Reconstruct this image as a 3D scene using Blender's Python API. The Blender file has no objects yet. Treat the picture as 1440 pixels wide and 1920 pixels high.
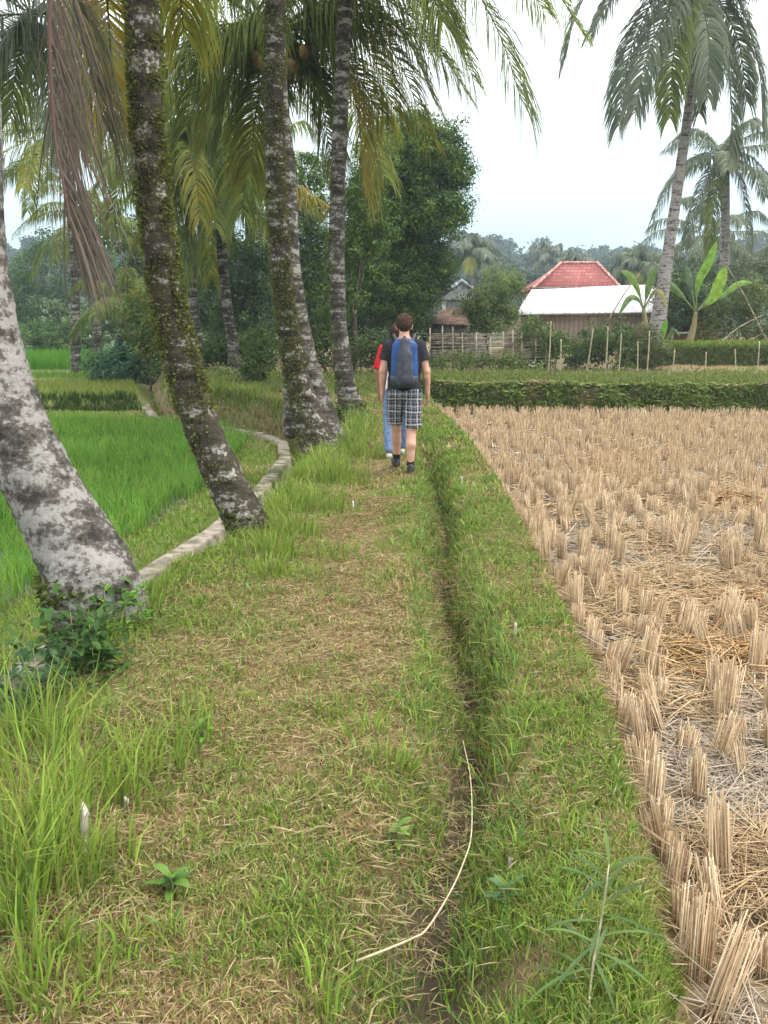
import bpy, math, random
import numpy as np
from mathutils import Vector
R = math.radians
rng = np.random.default_rng(11)
random.seed(5)
sc = bpy.context.scene
COL = sc.collection

# ---------------------------------------------------------------- camera, world, sun, exposure
F_PX, PITCH, EYE = 1663.0, math.atan(345/1663), 1.6
cam = bpy.data.cameras.new("camera"); cam_o = bpy.data.objects.new("camera", cam); COL.objects.link(cam_o)
cam_o.location = (0, 0, EYE); cam_o.rotation_euler = (R(90)-PITCH, 0, 0)
cam.sensor_fit = 'VERTICAL'; cam.sensor_height = 24; cam.lens = F_PX/1920*24
cam.clip_start = 0.05; cam.clip_end = 2000
sc.camera = cam_o

SUN_EL, SUN_AZ = R(62), R(100)         # high, on the right
wd = bpy.data.worlds.new("World"); sc.world = wd; wd.use_nodes = True
nt = wd.node_tree; nt.nodes.clear()
out = nt.nodes.new('ShaderNodeOutputWorld'); bg = nt.nodes.new('ShaderNodeBackground')
sky = nt.nodes.new('ShaderNodeTexSky'); sky.sky_type = 'NISHITA'; sky.sun_disc = False
sky.sun_elevation = SUN_EL; sky.sun_rotation = SUN_AZ; sky.dust_density = 3.0
tcw = nt.nodes.new('ShaderNodeTexCoord')
sep = nt.nodes.new('ShaderNodeSeparateXYZ'); nt.links.new(tcw.outputs['Generated'], sep.inputs[0])
nz = nt.nodes.new('ShaderNodeTexNoise'); nz.inputs['Scale'].default_value = 2.2; nz.inputs['Detail'].default_value = 4
mp = nt.nodes.new('ShaderNodeMapping'); mp.inputs['Scale'].default_value = (1, 1, 3)
nt.links.new(tcw.outputs['Generated'], mp.inputs[0]); nt.links.new(mp.outputs[0], nz.inputs['Vector'])
ad = nt.nodes.new('ShaderNodeMath'); ad.operation = 'MULTIPLY_ADD'; ad.inputs[1].default_value = 0.16
nt.links.new(nz.outputs['Fac'], ad.inputs[0]); nt.links.new(sep.outputs['Z'], ad.inputs[2])
rp = nt.nodes.new('ShaderNodeValToRGB')                       # cloud deck: thin and bluish low down, thick white above
e = rp.color_ramp.elements
e[0].position = 0.0; e[0].color = (.25, .35, .39, 1)
e[1].position = 0.42; e[1].color = (1, 1, 1, 1)
m_ = e.new(0.17); m_.color = (.28, .385, .42, 1)
m_ = e.new(0.27); m_.color = (.46, .53, .55, 1)
nt.links.new(ad.outputs[0], rp.inputs[0])
cm = nt.nodes.new('ShaderNodeMix'); cm.data_type = 'RGBA'; cm.blend_type = 'MULTIPLY'; cm.inputs['Factor'].default_value = 1
cm.inputs['B'].default_value = (13.0, 13.0, 13.0, 1)
nt.links.new(rp.outputs[0], cm.inputs['A'])
mx = nt.nodes.new('ShaderNodeMix'); mx.data_type = 'RGBA'; mx.inputs['Factor'].default_value = 0.88
nt.links.new(sky.outputs[0], mx.inputs['A']); nt.links.new(cm.outputs['Result'], mx.inputs['B'])
nt.links.new(mx.outputs['Result'], bg.inputs['Color']); bg.inputs['Strength'].default_value = 0.1
nt.links.new(bg.outputs[0], out.inputs['Surface'])

sun = bpy.data.lights.new("sun", 'SUN'); sun.energy = 1.5; sun.angle = R(20); sun.color = (1, .96, .9)
sun_o = bpy.data.objects.new("sun", sun); COL.objects.link(sun_o)
sd = Vector((math.sin(SUN_AZ)*math.cos(SUN_EL), math.cos(SUN_AZ)*math.cos(SUN_EL), math.sin(SUN_EL)))
sun_o.rotation_euler = sd.to_track_quat('Z', 'Y').to_euler(); sun_o.location = (20, 30, 60)
vs = sc.view_settings; vs.view_transform = 'Standard'; vs.look = 'None'; vs.gamma = 1; vs.use_curve_mapping = False
vs.exposure = 1.2
sc.cycles.max_bounces = 8; sc.cycles.diffuse_bounces = 4; sc.cycles.transmission_bounces = 6; sc.cycles.volume_bounces = 0
sc.cycles.use_denoising = True

HAZE = .0010
# ---------------------------------------------------------------- helpers
def ray(u, v):
    x = (u-720)/F_PX; y = -(v-960)/F_PX; c, s = math.cos(PITCH), math.sin(PITCH)
    return np.array([x, c+s*y, -s+c*y])
def at(u, v, Y):
    r = ray(u, v); return r*(Y/r[1]) + np.array([0, 0, EYE])
def on(u, v, z):
    r = ray(u, v); return r*((z-EYE)/r[2]) + np.array([0, 0, EYE])

TAB = rng.random((256, 256))
def vn(x, y, s, seed=0):
    x = np.asarray(x, float)/s + seed*17.3; y = np.asarray(y, float)/s + seed*9.1
    xi = np.floor(x).astype(int); yi = np.floor(y).astype(int); fx = x-xi; fy = y-yi
    fx = fx*fx*(3-2*fx); fy = fy*fy*(3-2*fy)
    g = lambda a, b: TAB[a & 255, b & 255]
    return (g(xi, yi)*(1-fx)+g(xi+1, yi)*fx)*(1-fy) + (g(xi, yi+1)*(1-fx)+g(xi+1, yi+1)*fx)*fy
def fbm(x, y, s, seed=0):
    return (vn(x, y, s, seed)*.5+vn(x, y, s*.47, seed+1)*.3+vn(x, y, s*.21, seed+2)*.2)
def ss(a, b, x): t = np.clip((x-a)/(b-a), 0, 1); return t*t*(3-2*t)

ORIG = {}
class MB:
    def __init__(s): s.V = []; s.T = []; s.Q = []; s.C = []; s.n = 0
    def add(s, V, tris=None, quads=None, col=None):
        V = np.asarray(V, float).reshape(-1, 3); 
        if tris is not None and len(tris): s.T.append(np.asarray(tris, np.int64).reshape(-1, 3)+s.n)
        if quads is not None and len(quads): s.Q.append(np.asarray(quads, np.int64).reshape(-1, 4)+s.n)
        c = np.ones((len(V), 4)); 
        if col is not None: c[:, :3] = col
        s.V.append(V); s.C.append(c); s.n += len(V)
        return s
    def build(s, name, mat, parent=None, smooth=False, origin=None):
        V = np.concatenate(s.V); C = np.concatenate(s.C)
        T = np.concatenate(s.T) if s.T else np.zeros((0, 3), np.int64)
        Q = np.concatenate(s.Q) if s.Q else np.zeros((0, 4), np.int64)
        if origin is None: origin = np.array(ORIG[parent.name]) if parent is not None else np.zeros(3)
        V = V-np.asarray(origin)
        me = bpy.data.meshes.new(name)
        me.vertices.add(len(V)); me.vertices.foreach_set('co', V.astype(np.float32).ravel())
        nl = len(T)*3+len(Q)*4
        me.loops.add(nl); me.loops.foreach_set('vertex_index', np.concatenate([T.ravel(), Q.ravel()]).astype(np.int32))
        me.polygons.add(len(T)+len(Q))
        st = np.concatenate([np.arange(len(T))*3, len(T)*3+np.arange(len(Q))*4]).astype(np.int32)
        me.polygons.foreach_set('loop_start', st)
        if smooth: me.polygons.foreach_set('use_smooth', np.ones(len(T)+len(Q), bool))
        ca = me.color_attributes.new('Col', 'FLOAT_COLOR', 'POINT'); ca.data.foreach_set('color', C.astype(np.float32).ravel())
        me.update(calc_edges=True); me.validate()
        me.materials.append(mat)
        o = bpy.data.objects.new(name, me); COL.objects.link(o)
        ORIG[o.name] = origin
        if parent is not None: o.parent = parent
        else: o.location = origin
        return o
def tag(o, label=None, cat=None, group=None, kind=None):
    if label: o['label'] = label
    if cat: o['category'] = cat
    if group: o['group'] = group
    if kind: o['kind'] = kind
    return o
def thing(name, loc, label, cat, group=None):
    o = bpy.data.objects.new(name, None); COL.objects.link(o); o.location = [float(a) for a in loc]
    ORIG[o.name] = [float(a) for a in loc]; o.empty_display_size = .1
    return tag(o, label, cat, group)

def box(mb, c, d, rz=0, col=None):
    x, y, z = [a/2 for a in d]
    V = np.array([[sx*x, sy*y, sz*z] for sz in (-1, 1) for sy in (-1, 1) for sx in (-1, 1)])
    ca, sa = math.cos(rz), math.sin(rz); V = np.stack([V[:, 0]*ca-V[:, 1]*sa, V[:, 0]*sa+V[:, 1]*ca, V[:, 2]], 1)+np.array(c)
    mb.add(V, quads=[[0, 2, 3, 1], [4, 5, 7, 6], [0, 1, 5, 4], [2, 6, 7, 3], [0, 4, 6, 2], [1, 3, 7, 5]], col=col)
def nrm(v): return v/np.maximum(np.linalg.norm(v, axis=-1, keepdims=True), 1e-9)
def spline(P, n):
    P = np.asarray(P, float); k = len(P)
    if k == 2: t = np.linspace(0, 1, n)[:, None]; return P[0]*(1-t)+P[1]*t
    E = np.vstack([2*P[0]-P[1], P, 2*P[-1]-P[-2]]); res = []
    for q in np.linspace(0, k-1, n):
        i = min(int(q), k-2); t = q-i; a, b, c, d = E[i:i+4]
        res.append(.5*((2*b)+(c-a)*t+(2*a-5*b+4*c-d)*t*t+(3*b-a-3*c+d)*t**3))
    return np.array(res)
def frames(P):
    T = nrm(np.gradient(P, axis=0)); ref = np.array([1., 0, 0]) if abs(T[0][0]) < .8 else np.array([0, 1., 0])
    A = []; 
    for t in T:
        ref = ref-t*np.dot(ref, t); ref = ref/np.linalg.norm(ref); A.append(ref)
    A = np.array(A); return T, A, np.cross(T, A)
def tube(mb, P, r, n=8, cap=True, col=None, jit=None):
    P = np.asarray(P, float); r = np.broadcast_to(np.asarray(r, float), (len(P),)); T, A, B = frames(P)
    a = np.arange(n)/n*2*math.pi
    rr = r[:, None]*np.ones(n)
    if jit is not None: rr = rr*jit(np.arange(len(P))[:, None], a[None, :])
    V = P[:, None]+rr[..., None]*(A[:, None]*np.cos(a)[None, :, None]+B[:, None]*np.sin(a)[None, :, None])
    i = np.arange(len(P)-1)[:, None]; j = np.arange(n)[None, :]; j2 = (j+1) % n
    Q = np.stack([i*n+j, i*n+j2, (i+1)*n+j2, (i+1)*n+j], -1).reshape(-1, 4)
    V = V.reshape(-1, 3); tr = []
    if cap:
        V = np.vstack([V, P[0], P[-1]]); k = len(P)*n
        tr = [[k, (q+1) % n, q] for q in range(n)]+[[k+1, k-n+q, k-n+(q+1) % n] for q in range(n)]
    mb.add(V, tris=tr, quads=Q, col=col)
def blades(mb, P, h, w, lean, k, col, az=None):
    """grass blades: five vertices, three triangles each"""
    n = len(P); az = rng.uniform(0, 6.283, n) if az is None else az
    L = np.stack([np.cos(lean), np.sin(lean), np.zeros(n)], 1); S = np.stack([np.cos(az), np.sin(az), np.zeros(n)], 1)*(w/2)[:, None]
    h = h[:, None]; k = k[:, None]; up = np.array([0, 0, 1.])
    mid = P+up*h*.55*np.sqrt(np.clip(1-k*k*.2, .05, 1))+L*h*k*.28
    tip = P+up*h*np.sqrt(np.clip(1-k*k*.85, .02, 1))+L*h*k
    V = np.stack([P-S, P+S, mid-S*.85, mid+S*.85, tip], 1).reshape(-1, 3)
    b = np.arange(n)[:, None]*5
    T = np.concatenate([b+np.array([0, 1, 3]), b+np.array([0, 3, 2]), b+np.array([2, 3, 4])], 1).reshape(-1, 3)
    mb.add(V, tris=T, col=np.repeat(col, 5, 0))
def leaves(mb, P, D, l, w, col, Nrm=None):
    n = len(P); D = nrm(D); X = rng.normal(size=(n, 3)) if Nrm is None else Nrm
    S = nrm(np.cross(D, X)); l = np.broadcast_to(l, (n,))[:, None]; w = np.broadcast_to(w, (n,))[:, None]
    N = np.cross(S, D)
    V = np.stack([P, P+D*l*.45+S*w*.5+N*w*.12, P+D*l-N*l*.08, P+D*l*.45-S*w*.5+N*w*.12], 1).reshape(-1, 3)
    b = np.arange(n)[:, None]*4
    T = np.concatenate([b+np.array([0, 1, 2]), b+np.array([0, 2, 3])], 1).reshape(-1, 3)
    mb.add(V, tris=T, col=np.repeat(col, 4, 0))
def cmix(*cols, n, w=None, var=.25):
    cols = np.array(cols); i = rng.choice(len(cols), n, p=w); return cols[i]*rng.uniform(1-var, 1+var, (n, 1))

# ---------------------------------------------------------------- materials
def mat(name, rough=.8, spec=.2):
    m = bpy.data.materials.new(name); m.use_nodes = True; t = m.node_tree; b = t.nodes['Principled BSDF']
    b.inputs['Roughness'].default_value = rough; b.inputs['Specular IOR Level'].default_value = spec
    return m, t, b
def leaf_mat(name, trans=.35, rough=.55, spec=.35, nscale=None):
    spec *= .4
    m, t, b = mat(name, rough, spec)
    a = t.nodes.new('ShaderNodeAttribute'); a.attribute_name = 'Col'; src = a.outputs['Color']
    if nscale:
        n = t.nodes.new('ShaderNodeTexNoise'); n.inputs['Scale'].default_value = nscale
        q = t.nodes.new('ShaderNodeTexCoord'); t.links.new(q.outputs['Object'], n.inputs['Vector'])
        mr = t.nodes.new('ShaderNodeMapRange'); mr.inputs['From Min'].default_value = .3; mr.inputs['From Max'].default_value = .7
        mr.inputs['To Min'].default_value = .7; mr.inputs['To Max'].default_value = 1.3; t.links.new(n.outputs['Fac'], mr.inputs['Value'])
        mu = t.nodes.new('ShaderNodeVectorMath'); mu.operation = 'SCALE'; t.links.new(src, mu.inputs[0]); t.links.new(mr.outputs[0], mu.inputs['Scale']); src = mu.outputs[0]
    t.links.new(src, b.inputs['Base Color'])
    tr = t.nodes.new('ShaderNodeBsdfTranslucent'); t.links.new(src, tr.inputs['Color'])
    mi = t.nodes.new('ShaderNodeMixShader'); mi.inputs[0].default_value = trans
    t.links.new(b.outputs[0], mi.inputs[1]); t.links.new(tr.outputs[0], mi.inputs[2])
    t.links.new(mi.outputs[0], t.nodes['Material Output'].inputs['Surface'])
    return m
def noise_mat(name, c1, c2, scale=8, rough=.85, spec=.2, lo=.4, hi=.6, bump=.0, stretch=(1, 1, 1), c3=None, scale3=2, detail=6):
    m, t, b = mat(name, rough, spec)
    q = t.nodes.new('ShaderNodeTexCoord'); mpn = t.nodes.new('ShaderNodeMapping'); mpn.inputs['Scale'].default_value = stretch
    t.links.new(q.outputs['Object'], mpn.inputs[0])
    n = t.nodes.new('ShaderNodeTexNoise'); n.inputs['Scale'].default_value = scale; n.inputs['Detail'].default_value = detail
    t.links.new(mpn.outputs[0], n.inputs['Vector'])
    r = t.nodes.new('ShaderNodeValToRGB'); r.color_ramp.elements[0].position = lo; r.color_ramp.elements[1].position = hi
    r.color_ramp.elements[0].color = (*c1, 1); r.color_ramp.elements[1].color = (*c2, 1)
    t.links.new(n.outputs['Fac'], r.inputs[0]); src = r.outputs[0]
    if c3:
        n3 = t.nodes.new('ShaderNodeTexNoise'); n3.inputs['Scale'].default_value = scale3; n3.inputs['Detail'].default_value = 5
        t.links.new(q.outputs['Object'], n3.inputs['Vector'])
        r3 = t.nodes.new('ShaderNodeValToRGB'); r3.color_ramp.elements[0].position = .48; r3.color_ramp.elements[1].position = .6
        t.links.new(n3.outputs['Fac'], r3.inputs[0])
        x = t.nodes.new('ShaderNodeMix'); x.data_type = 'RGBA'; t.links.new(r3.outputs[0], x.inputs['Factor'])
        t.links.new(src, x.inputs['A']); x.inputs['B'].default_value = (*c3, 1); src = x.outputs['Result']
    t.links.new(src, b.inputs['Base Color'])
    if bump:
        bp = t.nodes.new('ShaderNodeBump'); bp.inputs['Strength'].default_value = bump; bp.inputs['Distance'].default_value = .02
        t.links.new(n.outputs['Fac'], bp.inputs['Height']); t.links.new(bp.outputs[0], b.inputs['Normal'])
    return m
def trunk_mat(name, dark, pale, brown, amount, ring=14, fine=22):
    """palm bark: leaf-scar rings, pale lichen blotches over dark bark"""
    m, t, b = mat(name, .9, .15); N = t.nodes.new; L = t.links.new
    q = N('ShaderNodeTexCoord')
    n1 = N('ShaderNodeTexNoise'); n1.inputs['Scale'].default_value = 4.2; n1.inputs['Detail'].default_value = 9; n1.inputs['Roughness'].default_value = .68
    mp1 = N('ShaderNodeMapping'); mp1.inputs['Scale'].default_value = (1, 1, 1.9); L(q.outputs['Object'], mp1.inputs[0]); L(mp1.outputs[0], n1.inputs['Vector'])
    n2 = N('ShaderNodeTexNoise'); n2.inputs['Scale'].default_value = fine; n2.inputs['Detail'].default_value = 6; n2.inputs['Roughness'].default_value = .7; L(q.outputs['Object'], n2.inputs['Vector'])
    mpw = N('ShaderNodeMapping'); mpw.inputs['Scale'].default_value = (1, 1, ring*.45); L(q.outputs['Object'], mpw.inputs[0])
    w = N('ShaderNodeTexNoise'); w.inputs['Scale'].default_value = 1.6; w.inputs['Detail'].default_value = 6; w.inputs['Roughness'].default_value = .62; L(mpw.outputs[0], w.inputs['Vector'])
    s = N('ShaderNodeMath'); s.operation = 'MULTIPLY_ADD'; s.inputs[1].default_value = .62; L(n2.outputs['Fac'], s.inputs[0]); L(n1.outputs['Fac'], s.inputs[2])
    s2 = N('ShaderNodeMath'); s2.operation = 'MULTIPLY_ADD'; s2.inputs[1].default_value = .75; L(w.outputs['Fac'], s2.inputs[0]); L(s.outputs[0], s2.inputs[2])
    r = N('ShaderNodeValToRGB'); a = r.color_ramp.elements
    a[0].position = .30; a[0].color = (*dark, 1); a[1].position = min(.99, amount+.05); a[1].color = (*pale, 1)
    k = a.new(amount-.06); k.color = (*brown, 1)
    mr = N('ShaderNodeMapRange'); mr.inputs['From Min'].default_value = .80; mr.inputs['From Max'].default_value = 1.57; L(s2.outputs[0], mr.inputs['Value'])
    L(mr.outputs[0], r.inputs[0])
    # fine vertical streaks in the pale skin
    mp2 = N('ShaderNodeMapping'); mp2.inputs['Scale'].default_value = (1, 1, .3); L(q.outputs['Object'], mp2.inputs[0])
    n4 = N('ShaderNodeTexNoise'); n4.inputs['Scale'].default_value = 60; n4.inputs['Detail'].default_value = 3; L(mp2.outputs[0], n4.inputs['Vector'])
    m4 = N('ShaderNodeMapRange'); m4.inputs['From Min'].default_value = .3; m4.inputs['From Max'].default_value = .7; m4.inputs['To Min'].default_value = .82; m4.inputs['To Max'].default_value = 1.1; L(n4.outputs['Fac'], m4.inputs['Value'])
    mu = N('ShaderNodeVectorMath'); mu.operation = 'SCALE'; L(r.outputs[0], mu.inputs[0]); L(m4.outputs[0], mu.inputs['Scale'])
    L(mu.outputs[0], b.inputs['Base Color'])
    bp = N('ShaderNodeBump'); bp.inputs['Strength'].default_value = .7; bp.inputs['Distance'].default_value = .015; L(s2.outputs[0], bp.inputs['Height']); L(bp.outputs[0], b.inputs['Normal'])
    return m
def col_mat(name, rough=.85, spec=.2, nscale=30, amp=.35, bump=.4, dist=.02):
    m, t, b = mat(name, rough, spec); N = t.nodes.new; L = t.links.new
    a = N('ShaderNodeAttribute'); a.attribute_name = 'Col'; q = N('ShaderNodeTexCoord')
    n = N('ShaderNodeTexNoise'); n.inputs['Scale'].default_value = nscale; n.inputs['Detail'].default_value = 8; n.inputs['Roughness'].default_value = .7; L(q.outputs['Object'], n.inputs['Vector'])
    mr = N('ShaderNodeMapRange'); mr.inputs['From Min'].default_value = .3; mr.inputs['From Max'].default_value = .7; mr.inputs['To Min'].default_value = 1-amp; mr.inputs['To Max'].default_value = 1+amp; L(n.outputs['Fac'], mr.inputs['Value'])
    mu = N('ShaderNodeVectorMath'); mu.operation = 'SCALE'; L(a.outputs['Color'], mu.inputs[0]); L(mr.outputs[0], mu.inputs['Scale']); L(mu.outputs[0], b.inputs['Base Color'])
    if bump:
        bp = N('ShaderNodeBump'); bp.inputs['Strength'].default_value = bump; bp.inputs['Distance'].default_value = dist; L(n.outputs['Fac'], bp.inputs['Height']); L(bp.outputs[0], b.inputs['Normal'])
    return m
M = {
 'ground': col_mat('soil_and_thatch', nscale=26),
 'grass': leaf_mat('grass_blade', .35, .5, .3),
 'straw': col_mat('dry_straw', .7, .25, 40, .25, 0),
 'frond': leaf_mat('palm_leaflet', .5, .5, .4),
 'leaf': leaf_mat('tree_leaf', .33, .5, .4),
 'banana': leaf_mat('banana_leaf', .45, .45, .4, 6),
 'rachis': noise_mat('palm_rachis', (.16, .15, .07), (.26, .22, .11), 12),
 'husk': noise_mat('coconut_husk', (.12, .08, .03), (.26, .16, .06), 9, .7),
 'fibre': noise_mat('palm_fibre', (.06, .035, .02), (.18, .11, .06), 14, .95, .1, stretch=(1, 1, .2)),
 'bark_pale': trunk_mat('pale_palm_bark', (.035, .032, .028), (.265, .252, .232), (.105, .094, .08), .55, 9, 30),
 'bark_mossy': trunk_mat('mossy_palm_bark', (.02, .019, .014), (.34, .325, .30), (.07, .06, .042), .65, 10, 24),
 'bark_mid': trunk_mat('ringed_palm_bark', (.03, .026, .021), (.29, .28, .255), (.095, .082, .065), .61, 16, 24),
 'bark_far': trunk_mat('grey_palm_bark', (.06, .05, .045), (.30, .28, .26), (.16, .14, .125), .46, 30, 20),
 'wood': noise_mat('tree_bark', (.05, .04, .03), (.13, .11, .08), 10, .9, .1, bump=.5),
 'concrete': noise_mat('weathered_concrete', (.13, .11, .085), (.34, .295, .24), 9, .9, .15, .32, .62, .4, c3=(.10, .10, .055), scale3=3.2),
 'old_bamboo': noise_mat('weathered_bamboo', (.16, .135, .095), (.36, .31, .23), 9, .85, .1, stretch=(1, 1, 1)),
 'bamboo': noise_mat('dry_bamboo', (.24, .20, .12), (.42, .37, .25), 16, .7, .2),
 'stick': noise_mat('dry_reed', (.30, .24, .14), (.46, .39, .26), 30, .6, .3),
 'stump': noise_mat('weathered_wood', (.20, .15, .11), (.62, .56, .49), 22, .8, .2, .4, .58, .4, (1, 1, .25)),
 'skin': noise_mat('skin', (.50, .27, .19), (.57, .33, .24), 9, .55, .35),
 'skin_tan': noise_mat('tanned_skin', (.27, .13, .08), (.33, .17, .11), 9, .55, .35),
 'black_cloth': noise_mat('charcoal_cotton', (.022, .022, .026), (.036, .036, .042), 30, .9, .15, bump=.3),
 'pack_blue': noise_mat('blue_nylon', (.006, .04, .15), (.01, .065, .24), 14, .5, .4, bump=.3),
 'pack_grey': noise_mat('dark_grey_nylon', (.032, .036, .052), (.06, .064, .082), 14, .55, .35, bump=.3),
 'red_cloth': noise_mat('red_cotton', (.42, .012, .016), (.55, .02, .025), 14, .85, .2),
 'white_cloth': noise_mat('white_cotton', (.62, .62, .64), (.75, .75, .77), 14, .85, .2),
 'denim': noise_mat('blue_denim', (.12, .19, .33), (.20, .28, .44), 26, .85, .15),
 'sock': noise_mat('black_sock', (.012, .012, .013), (.03, .03, .03), 40, .95, .1),
 'shoe': noise_mat('dark_shoe', (.02, .02, .022), (.055, .05, .05), 22, .7, .3),
 'shoe_pale': noise_mat('pale_shoe', (.35, .38, .33), (.5, .52, .46), 22, .7, .3),
 'rice': leaf_mat('rice_blade', .4, .45, .35),
 'roof_white': noise_mat('white_metal_sheet', (.55, .54, .54), (.84, .85, .86), 2.2, .5, .3, .34, .5, stretch=(2.2, .35, .35)),
 'weave': None, 'plaid': None, 'tile': None, 'hair': None,
}
def weave_mat():
    m, t, b = mat('woven_bamboo_wall', .85, .15); N = t.nodes.new; L = t.links.new
    q = N('ShaderNodeTexCoord'); w = N('ShaderNodeTexWave'); w.bands_direction = 'X'; w.inputs['Scale'].default_value = 1.6; w.inputs['Distortion'].default_value = 1.5; w.inputs['Detail'].default_value = 3
    w2 = N('ShaderNodeTexWave'); w2.bands_direction = 'Z'; w2.inputs['Scale'].default_value = 5; w2.inputs['Distortion'].default_value = 1
    L(q.outputs['Object'], w.inputs['Vector']); L(q.outputs['Object'], w2.inputs['Vector'])
    a = N('ShaderNodeMath'); a.operation = 'MULTIPLY_ADD'; a.inputs[1].default_value = .35; L(w2.outputs['Fac'], a.inputs[0]); L(w.outputs['Fac'], a.inputs[2])
    r = N('ShaderNodeValToRGB'); r.color_ramp.elements[0].color = (.23, .165, .13, 1); r.color_ramp.elements[1].color = (.36, .27, .22, 1); r.color_ramp.elements[1].position = .9
    L(a.outputs[0], r.inputs[0]); L(r.outputs[0], b.inputs['Base Color']); return m
def plaid_mat():
    m, t, b = mat('plaid_cotton', .9, .1); N = t.nodes.new; L = t.links.new
    q = N('ShaderNodeTexCoord'); sp = N('ShaderNodeSeparateXYZ'); nzp = N('ShaderNodeTexNoise'); nzp.inputs['Scale'].default_value = 9; L(q.outputs['Object'], nzp.inputs['Vector']); vm = N('ShaderNodeVectorMath'); vm.operation = 'MULTIPLY_ADD'; vm.inputs[1].default_value = (.035, .035, .035); L(nzp.outputs['Color'], vm.inputs[0]); L(q.outputs['Object'], vm.inputs[2]); L(vm.outputs[0], sp.inputs[0])
    def bands(sock, freq, lo, hi, ph):
        a = N('ShaderNodeMath'); a.operation = 'MULTIPLY_ADD'; a.inputs[1].default_value = freq; a.inputs[2].default_value = ph; L(sock, a.inputs[0])
        f = N('ShaderNodeMath'); f.operation = 'FRACT'; L(a.outputs[0], f.inputs[0])
        g = N('ShaderNodeValToRGB'); g.color_ramp.interpolation = 'CONSTANT'; e = g.color_ramp.elements
        e[0].position = 0; e[0].color = (.08, .08, .08, 1); e[1].position = lo; e[1].color = (1, 1, 1, 1); k = e.new(hi); k.color = (.0, .0, .0, 1); k = e.new(.70); k.color = (.55, .55, .55, 1); k = e.new(.76); k.color = (.1, .1, .1, 1); k = e.new(.84); k.color = (.8, .8, .8, 1); k = e.new(.92); k.color = (.3, .3, .3, 1); k = e.new(.2); k.color = (.4, .4, .4, 1); k = e.new(.28); k.color = (.0, .0, .0, 1)
        L(f.outputs[0], g.inputs[0]); return g.outputs[0]
    bx = bands(sp.outputs['X'], 8, .40, .52, .13); bz = bands(sp.outputs['Z'], 7, .42, .56, .4)
    s = N('ShaderNodeMath'); s.operation = 'ADD'; L(bx, s.inputs[0]); L(bz, s.inputs[1])
    r = N('ShaderNodeValToRGB'); e = r.color_ramp.elements; e[0].color = (.018, .02, .028, 1); e[1].color = (.46, .46, .48, 1); e[1].position = .95
    k = e.new(.5); k.color = (.21, .215, .25, 1)
    h = N('ShaderNodeMath'); h.operation = 'MULTIPLY'; h.inputs[1].default_value = .62; L(s.outputs[0], h.inputs[0]); L(h.outputs[0], r.inputs[0]); L(r.outputs[0], b.inputs['Base Color']); return m
def tile_mat():
    m, t, b = mat('red_roof_tile', .8, .2); N = t.nodes.new; L = t.links.new
    q = N('ShaderNodeTexCoord'); mpn = N('ShaderNodeMapping'); mpn.inputs['Rotation'].default_value = (R(90), 0, 0); L(q.outputs['Object'], mpn.inputs[0])
    br = N('ShaderNodeTexBrick'); br.inputs['Scale'].default_value = 2.1; br.inputs['Color1'].default_value = (.34, .13, .11, 1); br.inputs['Color2'].default_value = (.25, .075, .065, 1); br.inputs['Mortar'].default_value = (.15, .03, .03, 1)
    br.inputs['Mortar Size'].default_value = .03; br.inputs['Brick Width'].default_value = .5; br.inputs['Row Height'].default_value = .42
    L(mpn.outputs[0], br.inputs['Vector'])
    n = N('ShaderNodeTexNoise'); n.inputs['Scale'].default_value = 1.6; n.inputs['Detail'].default_value = 6; L(q.outputs['Object'], n.inputs['Vector'])
    x = N('ShaderNodeMix'); x.data_type = 'RGBA'; x.blend_type = 'MULTIPLY'; x.inputs['Factor'].default_value = .5; L(br.outputs['Color'], x.inputs['A']); L(n.outputs['Color'], x.inputs['B'])
    x2 = N('ShaderNodeMix'); x2.data_type = 'RGBA'; x2.inputs['Factor'].default_value = .55; L(br.outputs['Color'], x2.inputs['A']); L(x.outputs['Result'], x2.inputs['B'])
    L(x2.outputs['Result'], b.inputs['Base Color']); return m
M['weave'] = weave_mat(); M['plaid'] = plaid_mat(); M['tile'] = tile_mat()
M['hair'] = noise_mat('brown_hair', (.028, .016, .011), (.075, .04, .026), 60, .8, .2, bump=.8)
M['hair2'] = noise_mat('reddish_brown_hair', (.03, .014, .010), (.07, .03, .02), 60, .8, .2, bump=.8)

# ---------------------------------------------------------------- terrain
def tab(pts):
    a = np.array(pts, float); a = a[np.argsort(a[:, 0])]; return lambda y: np.interp(y, a[:, 0], a[:, 1])
wallx = tab([(-5, -2.7), (2, -2.4), (4.84, -2.22), (5.5, -2.12), (7.39, -1.98), (8.81, -1.74), (11.2, -1.58), (14.1, -1.58), (16.1, -1.85), (17.3, -2.41), (18.5, -3.45), (20.5, -5.3), (22.8, -6.1), (26, -7), (32, -8.6), (60, -14), (420, -60)])
shox = tab([(-5, -1.6), (3.3, -1.55), (4.2, -1.5), (5.8, -1.38), (6.6, -1.12), (9.7, -.92), (11.8, -.72), (14, -.5), (16, -.6), (18, -1.7), (19.5, -3), (21.5, -4.9), (24, -5.6), (26, -6.3), (32, -7.8), (60, -13), (420, -59)])
ditx = tab([(-5, -.1), (1.79, .10), (2.23, .14), (2.8, .26), (3.44, .36), (3.97, .43), (4.86, .40), (6.05, .41), (7.49, .55), (9.08, .58), (11, .60), (14, .55), (20, .3)])
rgtx = tab([(-5, .5), (1.85, .68), (2.18, .77), (2.89, .91), (4.09, 1.05), (5.33, 1.10), (7.09, 1.18), (9.7, 1.28), (13.6, 1.28), (18.7, 1.1), (21.5, .9)])
terry = lambda x: 19.75-.10*(x-1)
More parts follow.
